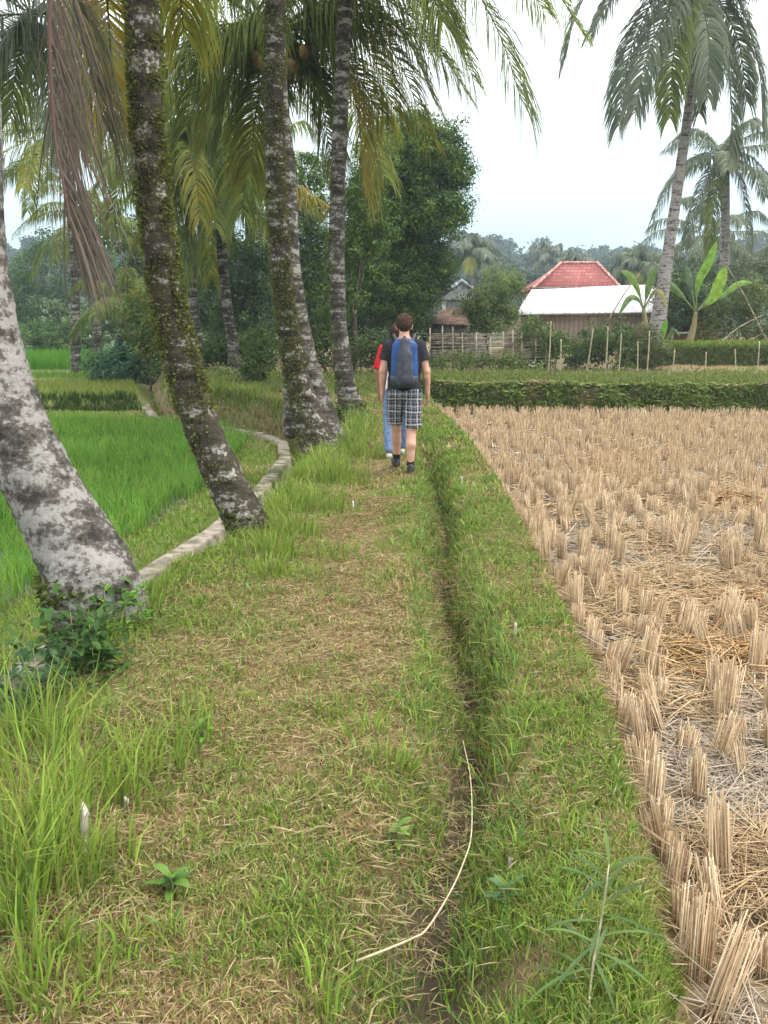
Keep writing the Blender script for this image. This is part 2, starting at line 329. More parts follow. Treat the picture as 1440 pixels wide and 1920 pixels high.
def height(x, y):
    x = np.asarray(x, float); y = np.asarray(y, float)
    xw, xs, xd, xr = wallx(y), shox(y), ditx(y), rgtx(y)
    xs = np.maximum(xs, xw+.55)
    rough = (fbm(x, y, .5, 3)-.5)*.07*ss(70, 20, y)
    # the bund
    top = .36*ss(17, 23.5, y) + .12*ss(26, 36, y) + rough
    top = top - .05*np.exp(-((x-(xs+xd)/2)/.35)**2)*ss(16, 12, y)
    dd = .26*ss(15, 9, y)+.02*ss(20, 14, y)
    top = top - dd*np.exp(-((x-xd)/(.12+.04*vn(x*0, y, .8, 5)+.07*ss(3.6, 2, y)))**2)
    dep = ss(27, 22, y)
    left_low = -.52+.5*ss(22, 40, y)
    s = ss(0, 1, (x-(xs-.34))/(.36))          # canal bank
    bank = (-.86*dep+left_low*(1-dep))*(1-s)+top*s
    # left of the wall
    lf = -.50+(fbm(x, y, .6, 8)-.5)*.05
    lf = np.where(x < xw-.75, -.60, lf) if False else lf-.10*ss(-.6, -.95, x-xw)*ss(21.5, 20.3, y)
    lf = lf+.30*ss(22.75, 22.95, y)*ss(-5.9, -6.5, x)+.06*ss(31, 31.2, y)+.1*ss(40, 48, y)+.25*ss(44, 70, y)
    z = np.where(x < xw+.06, lf, bank)
    # field on the right
    fz = -.24+(fbm(x, y, .7, 12)-.5)*.05
    s = ss(0, 1, (x-(xr-.07))/.15); zr = top*(1-s)+fz*s
    ty = terry(x); t1 = .44+(fbm(x, y, .6, 15)-.5)*.06+(fbm(x, x*0, 1.7, 16)-.5)*.16+.15*ss(26, 36, y)
    t2 = .60*ss(7.5, 8.3, x)*ss(26.4, 26.65, y)
    zr = zr*(1-ss(-.1, .16, y-ty))+(t1+t2)*ss(-.1, .16, y-ty)
    z = np.where(x > (xr+xd)/2, zr, z)
    hill = np.clip((y-95)/300, 0, None); hill = 46*hill/(1+.6*hill)*(.8+.4*vn(x, y, 60, 2))
    return z+hill*ss(95, 130, y)

def seg(*a):
    r = [np.arange(p, q, s) for p, q, s in a]; return np.concatenate(r)
gx = seg((-420, -60, 12), (-60, -20, 1.5), (-20, -4, .25), (-4, 2, .04), (2, 12, .12), (12, 40, .7), (40, 421, 12))
gy = seg((-30, 0, 1.5), (0, 1, .2), (1, 9, .05), (9, 24, .08), (24, 60, .5), (60, 130, 3), (130, 431, 12))
GX, GY = np.meshgrid(gx, gy); GZ = height(GX, GY)
nx_, ny_ = len(gx), len(gy)
X, Y_ = GX.ravel(), GY.ravel()
def lerp(a, b, t): t = np.asarray(t)[..., None]; return np.asarray(a)*(1-t)+np.asarray(b)*t
XW, XS, XD, XR = wallx(Y_), shox(Y_), ditx(Y_), rgtx(Y_)
n1 = fbm(X, Y_, .45, 21); n2 = fbm(X, Y_, 1.6, 22)
bundc = lerp((.19, .135, .07), (.16, .14, .06), ss(.35, .65, n1))
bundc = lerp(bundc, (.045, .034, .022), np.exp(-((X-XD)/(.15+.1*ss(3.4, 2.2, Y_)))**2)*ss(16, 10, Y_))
fieldc = lerp((.19, .145, .095), (.30, .24, .165), ss(.35, .65, n1))
leftc = lerp((.09, .14, .03), (.14, .13, .06), ss(.45, .7, n1))
padc = np.tile((.055, .06, .03), (len(X), 1))
farl = lerp((.16, .19, .05), (.24, .24, .08), ss(.4, .6, n2))
c = bundc
c = np.where((X < XW+.06)[:, None], leftc, c)
c = np.where(((X < XW-.9) & (Y_ < 20.6))[:, None], padc, c)
c = np.where(((X < XW-.9) & (Y_ > 21) & (Y_ < 31))[:, None], farl, c)
c = np.where(((X > XR+.1) & (Y_ < terry(X)))[:, None], fieldc, c)
c = np.where((Y_ > 60)[:, None], lerp((.05, .08, .03), (.08, .11, .04), n2), c)
i = np.arange(ny_-1)[:, None]; j = np.arange(nx_-1)[None, :]
Qd = np.stack([i*nx_+j, i*nx_+j+1, (i+1)*nx_+j+1, (i+1)*nx_+j], -1).reshape(-1, 4)
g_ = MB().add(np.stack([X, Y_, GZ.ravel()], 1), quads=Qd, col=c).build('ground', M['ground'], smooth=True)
tag(g_, 'grassy earth bund, paddies and harvested field', 'ground', kind='structure')

# water lying in the rice paddy and the canal
wm, t_, b_ = mat('muddy_water', .08, .5); b_.inputs['Base Color'].default_value = (.10, .10, .075, 1)
ys = np.linspace(1, 23, 90); mbw = MB()
V = np.concatenate([np.stack([wallx(ys)+.05, ys, ys*0-.80], 1), np.stack([np.maximum(shox(ys), wallx(ys)+.55)-.2, ys, ys*0-.80], 1)])
k = len(ys); mbw.add(V, quads=[[q, q+k, q+k+1, q+1] for q in range(k-1)])
tag(mbw.build('water', wm), 'shallow muddy water in the concrete canal', 'water', kind='structure')
ys = np.linspace(2, 20.4, 60); mbw = MB()
V = np.concatenate([np.stack([wallx(ys)-.88, ys, ys*0-.585], 1), np.stack([ys*0-16, ys, ys*0-.585], 1)])
k = len(ys); mbw.add(V, quads=[[q, q+1, q+k+1, q+k] for q in range(k-1)])
tag(mbw.build('paddy_water', wm), 'thin sheet of water under the young rice', 'water', kind='structure')

# concrete canal wall
mb = MB(); ys = np.concatenate([np.arange(2, 16, .2), np.arange(16, 24, .1)])
c0 = np.stack([wallx(ys), ys], 1); tg = nrm(np.gradient(c0, axis=0)); nn = np.stack([tg[:, 1], -tg[:, 0]], 1)
wob = (fbm(ys, ys*0, .9, 31)-.5)*.04+rng.normal(0, .004, len(ys)); prof = [(-.095, -.9), (-.095, -.425), (-.085, -.415), (.085, -.415), (.097, -.43), (.10, -1.0)]
V = np.array([[c0[q, 0]+nn[q, 0]*(a+wob[q]*.6), c0[q, 1]+nn[q, 1]*(a+wob[q]*.6), b+wob[q]*.5+(.04*ss(17, 23, ys[q]))] for q in range(len(ys)) for a, b in prof])
kp = len(prof); Qs = [[q*kp+a, q*kp+a+1, (q+1)*kp+a+1, (q+1)*kp+a] for q in range(len(ys)-1) for a in range(kp-1)]
tag(mb.add(V, quads=Qs).build('canal_wall', M['concrete']), 'pale narrow concrete edge of the irrigation canal curving along the young rice', 'wall')

# ---------------------------------------------------------------- grass (nobody could count it)
GREEN, YEL, DARK, STRAW, BROWN, LIME = (.14, .225, .045), (.25, .285, .07), (.065, .12, .025), (.46, .37, .20), (.26, .17, .09), (.23, .35, .05)
def scatter(x0, x1, y0, y1, dens):
    n = int((x1-x0)*(y1-y0)*dens); return rng.uniform(x0, x1, n), rng.uniform(y0, y1, n)
mg = MB()
for y0, y1, dens, hs, wsz in ((1.2, 2.6, 26000, 1, .0042), (2.6, 4.2, 15000, 1.05, .0052), (4.2, 7.5, 7000, 1.15, .007), (7.5, 12, 3200, 1.3, .011), (12, 21, 1300, 1.6, .018)):
    x, y = scatter(-6 if y1 > 19 else -2.0, 1.75, y0, y1, dens)
    xs, xd, xr, xw = shox(y), ditx(y), rgtx(y), wallx(y)
    keep = (x > np.maximum(xs, xw+.5)-.30) & (x < xr+.02+.14*(vn(x, y, .2, 2)-.5))
    dit = np.exp(-((x-xd-.0)/(.13+.10*ss(3.4, 2.2, y)))**2)*ss(14, 9, y)
    keep &= rng.random(len(x)) > dit*(.74+.22*ss(3.6, 2.8, y))
    bare = ss(.5, .66, fbm(x, y, .55, 41))
    keep &= rng.random(len(x)) > bare*.65
    x, y = x[keep], y[keep]; n = len(x); xs, xd, xr = shox(y), ditx(y), rgtx(y)
    pc = (x-xs)/(xd-xs)
    path = np.exp(-((pc-.55)/.28)**2)*(x < xd)
    dry = np.clip(path*.85+(fbm(x, y, .6, 43)-.5)*2.8+.18, 0, 1)
    dry = np.where(x > xd+.1, np.clip(.36+(fbm(x, y, .45, 44)-.5)*2.4, 0, .9), dry)
    isdry = rng.random(n) < dry*.85
    col = np.where(isdry[:, None], cmix(STRAW, BROWN, (.33, .25, .10), n=n, w=[.4, .32, .28]), cmix(GREEN, YEL, DARK, LIME, n=n, w=[.32, .34, .10, .24]))
    h = rng.uniform(.02, .065, n)*hs*np.where(isdry, .75, 1); edge = np.exp(-((x-xd)/.22)**2)
    h *= 1+.9*edge*rng.random(n)+.7*ss(.25, 0, x-xs)+.1*ss(-.2, 0, x-xr)
    h *= (.5+1.0*fbm(x, y, .22, 46))*(1-.3*path)
    k = np.where(isdry, rng.uniform(.5, 1.05, n), rng.uniform(.2, .95, n))
    P = np.stack([x, y, height(x, y)-.004], 1)
    blades(mg, P, h*np.where(k > .9, 1.5, 1), wsz*rng.uniform(.6, 1.5, n), rng.uniform(0, 6.28, n), k, col)
# cut grass lying flat on the path
x, y = scatter(-1.5, 1.2, 1.3, 8.5, 4200); xs, xd, xr = shox(y), ditx(y), rgtx(y)
keep = (x > xs) & (x < xr+.1) & (rng.random(len(x)) < np.where(x < xd, .9, .5)*(.25+1.2*ss(.4, .6, fbm(x, y, .5, 43))))
x, y = x[keep], y[keep]; n = len(x); P = np.stack([x, y, height(x, y)+rng.uniform(.005, .03, n)], 1); a = rng.uniform(0, 6.28, n)
D = np.stack([np.cos(a), np.sin(a), rng.normal(0, .12, n)], 1)
leaves(mg, P, D, rng.uniform(.03, .11, n), rng.uniform(.002, .005, n), cmix(STRAW, BROWN, (.5, .42, .24), n=n), Nrm=np.tile((0, 0, 1.), (n, 1))+rng.normal(0, .3, (n, 3)))
tag(mg.build('grass', M['grass']), 'short mown grass and dry clippings covering the bund', 'grass', kind='stuff')

# longer grass: shoulder of the bund, ditch edges, canal bank
mt = MB()
def tuft(cx, cy, rad, n, h0, h1, w, cols, wts=None, kk=(.15, .75)):
    a = rng.uniform(0, 6.28, n); r = rad*np.sqrt(rng.random(n)); x, y = cx+r*np.cos(a), cy+r*np.sin(a)
    blades(mt, np.stack([x, y, height(x, y)-.01], 1), rng.uniform(h0, h1, n), w*rng.uniform(.6, 1.4, n), a+rng.normal(0, .9, n), rng.uniform(*kk, n), cmix(*cols, n=n, w=wts))
TG = (LIME, GREEN, YEL, (.26, .36, .06))
for u, v, n, rad, h0, h1 in ((20, 1690, 150, .16, .18, .42), (90, 1640, 130, .16, .15, .36), (60, 1560, 120, .15, .2, .42), (180, 1620, 70, .12, .08, .22), (110, 1840, 120, .14, .06, .18), (30, 1800, 120, .16, .1, .28), (210, 1760, 60, .12, .05, .14),
        (200, 1480, 90, .18, .12, .3), (260, 1440, 90, .18, .1, .26), (310, 1390, 90, .2, .1, .24), (150, 1500, 90, .16, .15, .36), (360, 1350, 60, .15, .08, .2), (40, 1440, 110, .2, .2, .5), (100, 1380, 90, .2, .15, .35),
        (520, 1040, 160, .16, .12, .34), (560, 1000, 180, .2, .12, .36), (600, 950, 180, .22, .14, .36), (540, 960, 160, .22, .12, .34), (640, 900, 180, .3, .15, .4), (590, 900, 180, .3, .15, .42), (500, 1075, 120, .12, .08, .24), (680, 850, 160, .35, .15, .4), (560, 1070, 110, .16, .06, .18), (620, 1030, 110, .2, .06, .2), (260, 1130, 90, .12, .1, .24), (290, 1110, 90, .10, .08, .2), (230, 1160, 110, .12, .1, .26), (190, 1190, 90, .12, .1, .26), (310, 1080, 60, .1, .06, .16), (140, 1215, 90, .12, .1, .28), (275, 1150, 60, .1, .1, .25),
        (740, 1440, 70, .09, .06, .17), (690, 1380, 60, .09, .06, .15), (760, 1500, 60, .08, .05, .14), (640, 1330, 50, .1, .05, .13), (800, 1480, 30, .05, .06, .16), (600, 1850, 40, .06, .06, .18), (900, 1500, 50, .06, .05, .13), (960, 1560, 40, .05, .05, .14), (1010, 1330, 60, .12, .04, .10), (990, 1640, 60, .1, .04, .1), (860, 1900, 40, .06, .08, .18), (1080, 1560, 40, .12, .03, .08)):
    p = on(u, v, 0); tuft(p[0], p[1], rad, n, h0, h1, .007, TG)
for q in range(330):                                        # scattered clumps of longer blades and flat-leaved weeds
    y = 1.4+8*rng.random()**1.4; x = rng.uniform(shox(y)+.05, rgtx(y)-.05)
    if abs(x-ditx(y)) > .12: tuft(x, y, rng.uniform(.03, .09), int(rng.uniform(8, 34)), .03, rng.uniform(.06, .15), .0045+.0006*y, (LIME, GREEN, YEL, (.17, .29, .09)), None, (.3, .95))
for y0, y1, n, h0, h1, w in ((5.6, 8, 1100, .06, .20, .008), (8, 12, 1900, .10, .30, .010), (12, 17, 2200, .12, .38, .014), (17, 23, 2200, .12, .4, .02)):
    y = rng.uniform(y0, y1, n); xs = np.maximum(shox(y), wallx(y)+.55); x = xs+np.minimum(np.abs(rng.normal(0, .26, n))-.12, .7)
    ok = fbm(x, y, .6, 51) > .36; x, y = x[ok], y[ok]; n = len(x)
    blades(mt, np.stack([x, y, height(x, y)-.01], 1), rng.uniform(h0, h1, n)*(.4+1.1*fbm(x, y, .5, 52)), w*rng.uniform(.6, 1.4, n), rng.uniform(0, 6.28, n), rng.uniform(.15, .9, n), cmix(*TG, STRAW, n=n, w=[.3, .25, .2, .17, .08]))
for y0, y1, n, w in ((1.3, 3, 1500, .005), (3, 6, 2800, .006), (6, 14, 3600, .009)):      # ditch lips
    y = rng.uniform(y0, y1, n); x = ditx(y)+rng.choice([-1, 1, 1], n)*rng.uniform(.04, .24, n); ok = fbm(x, y, .35, 53) > .40; x, y = x[ok], y[ok]; n = len(x)
    blades(mt, np.stack([x, y, height(x, y)-.01], 1), rng.uniform(.05, .16, n), w*rng.uniform(.6, 1.4, n), rng.uniform(0, 6.28, n), rng.uniform(.3, .98, n), cmix(GREEN, (.10, .22, .06), YEL, LIME, n=n))
# canal bank strip and the green margin of the paddy
for y0, y1, dens, w in ((3, 8, 2200, .008), (8, 14, 1300, .012), (14, 23, 600, .02)):
    x, y = scatter(-9 if y1 > 20 else -4.2, -1.5, y0, y1, dens); xw = wallx(y); ok = (x < xw-.1) & (x > np.where(y > 20.4, -9, xw-1.05)); x, y = x[ok], y[ok]; n = len(x)
    d = fbm(x, y, .5, 55) > .58
    blades(mt, np.stack([x, y, height(x, y)-.005], 1), rng.uniform(.03, .10, n), w*rng.uniform(.6, 1.4, n), rng.uniform(0, 6.28, n), rng.uniform(.2, .9, n), np.where((d & (rng.random(n) < .6))[:, None], cmix(STRAW, YEL, n=n), cmix(GREEN, LIME, YEL, n=n)))
x, y = scatter(-8.5, -.4, 14.5, 27, 700); xw, xs = wallx(y), shox(y); ok = (x > xw+.16) & (x < xs+.2); x, y = x[ok], y[ok]; n = len(x)
blades(mt, np.stack([x, y, height(x, y)-.01], 1), rng.uniform(.06, .24, n), .02*rng.uniform(.6, 1.4, n), rng.uniform(0, 6.28, n), rng.uniform(.2, .9, n), cmix(GREEN, YEL, LIME, (.10, .17, .04), STRAW, n=n, w=[.3, .25, .2, .17, .08]))
tag(mt.build('tall_grass', M['grass']), 'long bright grass tufts along the shoulders of the bund', 'grass', kind='stuff')

# young rice
mr_ = MB()
for y0, y1, sp, nb, w in ((3.5, 9, .15, 18, .008), (9, 14, .18, 16, .013), (14, 20.6, .2, 14, .02)):
    hx, hy = np.meshgrid(np.arange(-13, -1.5, sp), np.arange(y0, y1, sp)); hx = hx.ravel()+rng.normal(0, .02, hx.size); hy = hy.ravel()+rng.normal(0, .02, hy.size)
    xe = np.interp(hy, [3, 5.5, 6.68, 9.2, 12.9, 17.3, 20.2, 20.7], [-3.3, -3.15, -3.02, -2.73, -2.42, -2.55, -4.0, -6.0])
    ok = (hx < xe) & (hx > -.47*hy-2.2); hx, hy = hx[ok], hy[ok]; n = len(hx)*nb
    x = np.repeat(hx, nb)+rng.normal(0, .03, n); y = np.repeat(hy, nb)+rng.normal(0, .03, n)
    blades(mr_, np.stack([x, y, x*0-.62], 1), rng.uniform(.22, .42, n)*(.55+.9*fbm(x, y, 1.6, 58)), w*rng.uniform(.7, 1.3, n), rng.uniform(0, 6.28, n), rng.uniform(.08, .6, n), cmix((.15, .32, .045), (.18, .36, .055), (.11, .25, .035), (.23, .36, .06), n=n, var=.15)*(.75+.5*fbm(x, y, .9, 59))[:, None])
for x0, x1, y0, y1, h0, h1, cols, nb in ((-24, -6.3, 23.1, 30.5, .12, .3, ((.24, .29, .05), (.18, .27, .05), (.30, .30, .09)), 13000), (-26, -9.5, 31.5, 34, .15, .3, ((.12, .24, .03), (.16, .26, .04)), 3500), (-30, -11.5, 38, 46, .5, .85, ((.10, .27, .025), (.13, .31, .03)), 16000), (-19, -8, 21.2, 22.6, .05, .16, ((.3, .28, .1), (.24, .28, .07), (.14, .24, .04)), 3000), (-19, -6.2, 22.6, 23.1, .08, .34, (DARK, (.05, .10, .025), (.09, .14, .03)), 5200)):
    x = rng.uniform(x0, x1, nb); y = rng.uniform(y0, y1, nb)
    ok = x < wallx(y)-(.1 if y1 in (23.1, 30.5) else .8)-.25*rng.random(nb); x, y = x[ok], y[ok]; nb = len(x)
    blades(mr_, np.stack([x, y, height(x, y)-.02], 1), rng.uniform(h0, h1, nb), .035*rng.uniform(.6, 1.4, nb), rng.uniform(0, 6.28, nb), rng.uniform(.05, .6, nb), cmix(*cols, n=nb, var=.15))
tag(mr_.build('rice', M['rice']), 'dense bright green young rice in the lower paddies', 'rice', kind='stuff')

# grass on the terrace bank behind the stubble
mk = MB()
n = 52000; x = rng.uniform(.6, 15, n); f = rng.random(n); y = terry(x)-.12+f*.26-.55*(fbm(x, f, .8, 63)-.35)*np.sin(f*2.6)
z = np.interp(f, [0, 1], [-.25, .44])+f*(fbm(x, x*0, 1.7, 16)-.5)*.16
out_ = rng.uniform(.05, .28, n); a = rng.uniform(-2.7, -.45, n)
P = np.stack([x, y, z], 1); D = np.stack([np.cos(a)*.8, np.sin(a)*.7, rng.uniform(-.9, .35, n)], 1)
leaves(mk, P, D, out_*1.1, .042*rng.uniform(.6, 1.4, n), np.where((fbm(x, z*2, .5, 61) > .52)[:, None], cmix((.28, .31, .10), (.33, .32, .15), (.28, .22, .12), n=n), cmix((.20, .28, .07), (.26, .34, .09), (.14, .19, .055), n=n)), Nrm=rng.normal(0, .45, (n, 3))+np.array([0, -.5, .9]))
n = 46000; x = rng.uniform(-10, 15, n); y = np.where(x > .9, terry(x), 19.9)+.03+np.abs(rng.normal(0, 2.6, n)); ok = (x > wallx(y)+.1); x, y = x[ok], y[ok]; n = len(x)
blades(mk, np.stack([x, y, height(x, y)-.01], 1), rng.uniform(.04, .15, n), .025*rng.uniform(.6, 1.4, n), rng.uniform(0, 6.28, n), rng.uniform(.1, .9, n), cmix((.14, .21, .04), (.19, .24, .06), (.10, .15, .035), (.17, .16, .06), n=n))
n = 26000; x = rng.uniform(7.6, 17, n); f = rng.random(n); y = 26.35+f*.3; z = .42+f*.6
a = rng.uniform(-2.7, -.45, n); D = np.stack([np.cos(a)*.7, np.sin(a), rng.uniform(-.5, .9, n)], 1)
leaves(mk, np.stack([x, y, z], 1), D, rng.uniform(.08, .3, n), .045*rng.uniform(.6, 1.4, n), cmix((.15, .20, .06), (.20, .25, .08), (.10, .14, .045), (.24, .26, .10), n=n))
n = 9000; x = rng.uniform(7.4, 18, n); y = 26.6+np.abs(rng.normal(0, 1.2, n))
blades(mk, np.stack([x, y, height(x, y)-.01], 1), rng.uniform(.08, .25, n), .03*rng.uniform(.6, 1.4, n), rng.uniform(0, 6.28, n), rng.uniform(.1, .9, n), cmix((.14, .22, .03), (.20, .26, .05), n=n))
tag(mk.build('bank_grass', M['grass']), 'dense grass on the terrace bank behind the stubble field', 'grass', kind='stuff')
# ---------------------------------------------------------------- harvested field: stubble hills and straw
SCOL = ((.38, .265, .15), (.46, .345, .21), (.30, .205, .12), (.53, .42, .28))
def straws(mb, base, top, r0, r1, col, n=3):
    m = len(base); T = nrm(top-base); A = nrm(np.cross(T, np.array([.3, .9, .2]))); B = np.cross(T, A); a = np.arange(n)/n*6.283
    ring = A[:, None]*np.cos(a)[None, :, None]+B[:, None]*np.sin(a)[None, :, None]
    V = np.concatenate([base[:, None]+ring*r0[:, None, None], top[:, None]+ring*r1[:, None, None]], 1).reshape(-1, 3)
    b = np.arange(m)[:, None]*2*n; Q = np.concatenate([b+np.array([q, (q+1) % n, n+(q+1) % n, n+q]) for q in range(n)], 1).reshape(-1, 4)
    T3 = b+np.array([n, n+1, n+2]); mb.add(V, tris=T3, quads=Q, col=np.repeat(col, 2*n, 0))
def hill(seed, n=30):
    n = int(n*1.5)
    mb = MB(); a = rng.uniform(0, 6.28, n); r = .046*np.sqrt(rng.random(n)); b = np.stack([r*np.cos(a), r*np.sin(a), r*0-.02], 1)
    h = rng.uniform(.17, .25, n)*(1+.15*np.sin(seed)); k = rng.uniform(.8, 1.2, n); lean = np.array([math.cos(seed*2.1), math.sin(seed*2.1)])*.03
    t = np.stack([b[:, 0]*k+lean[0]+rng.normal(0, .008, n), b[:, 1]*k+lean[1]+rng.normal(0, .008, n), h], 1)
    straws(mb, b, t, rng.uniform(.0020, .0037, n), rng.uniform(.0015, .0029, n), cmix(*SCOL, n=n))
    m2 = 9; a = rng.uniform(0, 6.28, m2); b = np.zeros((m2, 3)); b[:, 2] = .03; l = rng.uniform(.08, .2, m2)
    straws(mb, b, np.stack([np.cos(a)*l, np.sin(a)*l, rng.uniform(.0, .09, m2)], 1), np.full(m2, .003), np.full(m2, .0015), cmix(*SCOL, (.6, .52, .4), n=m2))
    return mb
protos = [hill(s, 26+s % 9).build('rice_stubble', M['straw']) for s in range(9)]
row0 = tab([(1.5, .80), (2.4, .92), (2.7, .98), (3.45, 1.08), (4.37, 1.2), (6.1, 1.22), (8.8, 1.32), (13.6, 1.34), (20, 1.1)])
spots = []
for r in range(48):
    y = 1.6+rng.uniform(0, .15)
    while y < 20.6:
        x = row0(y)+r*.215+(.09*math.sin(y*1.3+r) if r else 0)
        if x < .445*y+1.2 and x < 11 and y < terry(x)-.2 and not (r and rng.random() < .10+(.32 if y < 8 else .12)*float(fbm(x, y, 1.1, 77) > .55)) and not (r and 5.2 < y < 7.2 and rng.random() < .35 and x > 1.7):
            spots.append((x+rng.normal(0, .02+.03*(r > 0)), y+rng.normal(0, .025)))
        y += (.15 if r == 0 else .16)*rng.uniform(.7, 1.45)
spots.sort(key=lambda p: p[1]+abs(p[0])*.2+(50 if p[0] > .435*p[1]+.15 else 0))
used = set()
for q, (x, y) in enumerate(spots[:298]):
    p = protos[q % 9]
    if q < 9: o = p
    else: o = p.copy(); COL.objects.link(o)
    o.location = (x, y, float(height(x, y))); o.rotation_euler = (rng.normal(0, .11), rng.normal(0, .11), rng.uniform(0, 6.28)); s = rng.uniform(.7, 1.1); o.scale = (s, s, s*rng.uniform(.65, 1.3))
    tag(o, 'cut tuft of dry golden rice stubble standing in the near rows of the harvested field', 'rice stubble', 'rice stubble tufts in the harvested field')
mf = MB()
for x, y in spots[298:]:
    n = 13 if y < 12 else 9; a = rng.uniform(0, 6.28, n); r = .05*np.sqrt(rng.random(n)); z0 = float(height(x, y)); w = (.0045 if y < 9 else .0065 if y < 13 else .009)
    b = np.stack([x+r*np.cos(a), y+r*np.sin(a), r*0+z0-.02], 1); t = b+np.stack([r*np.cos(a)*.5+rng.normal(0, .02, n), r*np.sin(a)*.5+rng.normal(0, .02, n), rng.uniform(.14, .26, n)], 1)
    straws(mf, b, t, rng.uniform(.7, 1.2, n)*w, rng.uniform(.5, .9, n)*w, cmix((.40, .285, .165), (.47, .355, .22), (.34, .24, .14), n=n))
for y0, y1, dens, w in ((1.6, 4, 3400, .0026), (4, 8, 2400, .0040), (8, 13, 420, .007), (13, 20.4, 80, .013)):   # loose straw on the mud
    x, y = scatter(.8, 9.5, y0, y1, dens); ok = (x > rgtx(y)+.16+.1*vn(x, y, .3, 7)) & (x < .445*y+1.3) & (y < terry(x)-.15) & (rng.random(len(x)) < .25+1.3*ss(.36, .62, fbm(x, y, .8, 71))); x, y = x[ok], y[ok]; n = len(x)
    a = rng.uniform(0, 6.28, n)+0*x; l = rng.uniform(.06, .30, n); gold = ss(.5, .6, fbm(x, y, .9, 72)); z = height(x, y)+rng.uniform(.004, .05, n)*(.6+gold)
    b = np.stack([x, y, z], 1); t = b+np.stack([np.cos(a)*l, np.sin(a)*l, rng.normal(0, .07, n)*l*2], 1); t[:, 2] = np.maximum(t[:, 2], height(t[:, 0], t[:, 1])+.004)
    col = np.where((rng.random(n) < gold)[:, None], cmix((.40, .285, .16), (.44, .33, .195), n=n), cmix((.41, .34, .26), (.33, .27, .20), (.48, .42, .33), n=n))
    straws(mf, b, t, np.full(n, w)*rng.uniform(.7, 1.3, n), np.full(n, w*.7), col)
for cu, cv, rad, hh, n in ((1340, 1235, .42, .14, 1500), (1400, 945, .55, .18, 900), (1180, 860, 1.1, .1, 500), (1240, 800, 1.6, .1, 300), (1420, 1130, .5, .1, 500)):   # heaps of golden straw
    p = on(cu, cv, -.2); a = rng.uniform(0, 6.28, n); r = rad*np.sqrt(rng.random(n)); x, y = p[0]+r*np.cos(a), p[1]+r*np.sin(a); ok = y < terry(x)-.2; x, y, r = x[ok], y[ok], r[ok]; n = len(x)
    z = height(x, y)+hh*(1-(r/rad)**2)*rng.random(n)+.01; a = rng.uniform(0, 6.28, n); l = rng.uniform(.08, .35, n); w = .002+.0006*p[1]
    b = np.stack([x, y, z], 1); t = b+np.stack([np.cos(a)*l, np.sin(a)*l, rng.normal(-.15, .2, n)*l], 1); t[:, 2] = np.maximum(t[:, 2], height(t[:, 0], t[:, 1])+.004)
    straws(mf, b, t, np.full(n, w)*rng.uniform(.6, 1.2, n), np.full(n, w*.6), cmix((.44, .28, .125), (.39, .24, .11), (.50, .36, .19), n=n))
tag(mf.build('straw', M['straw']), 'loose straw and the far rows of stubble over the harvested field', 'straw', kind='stuff')

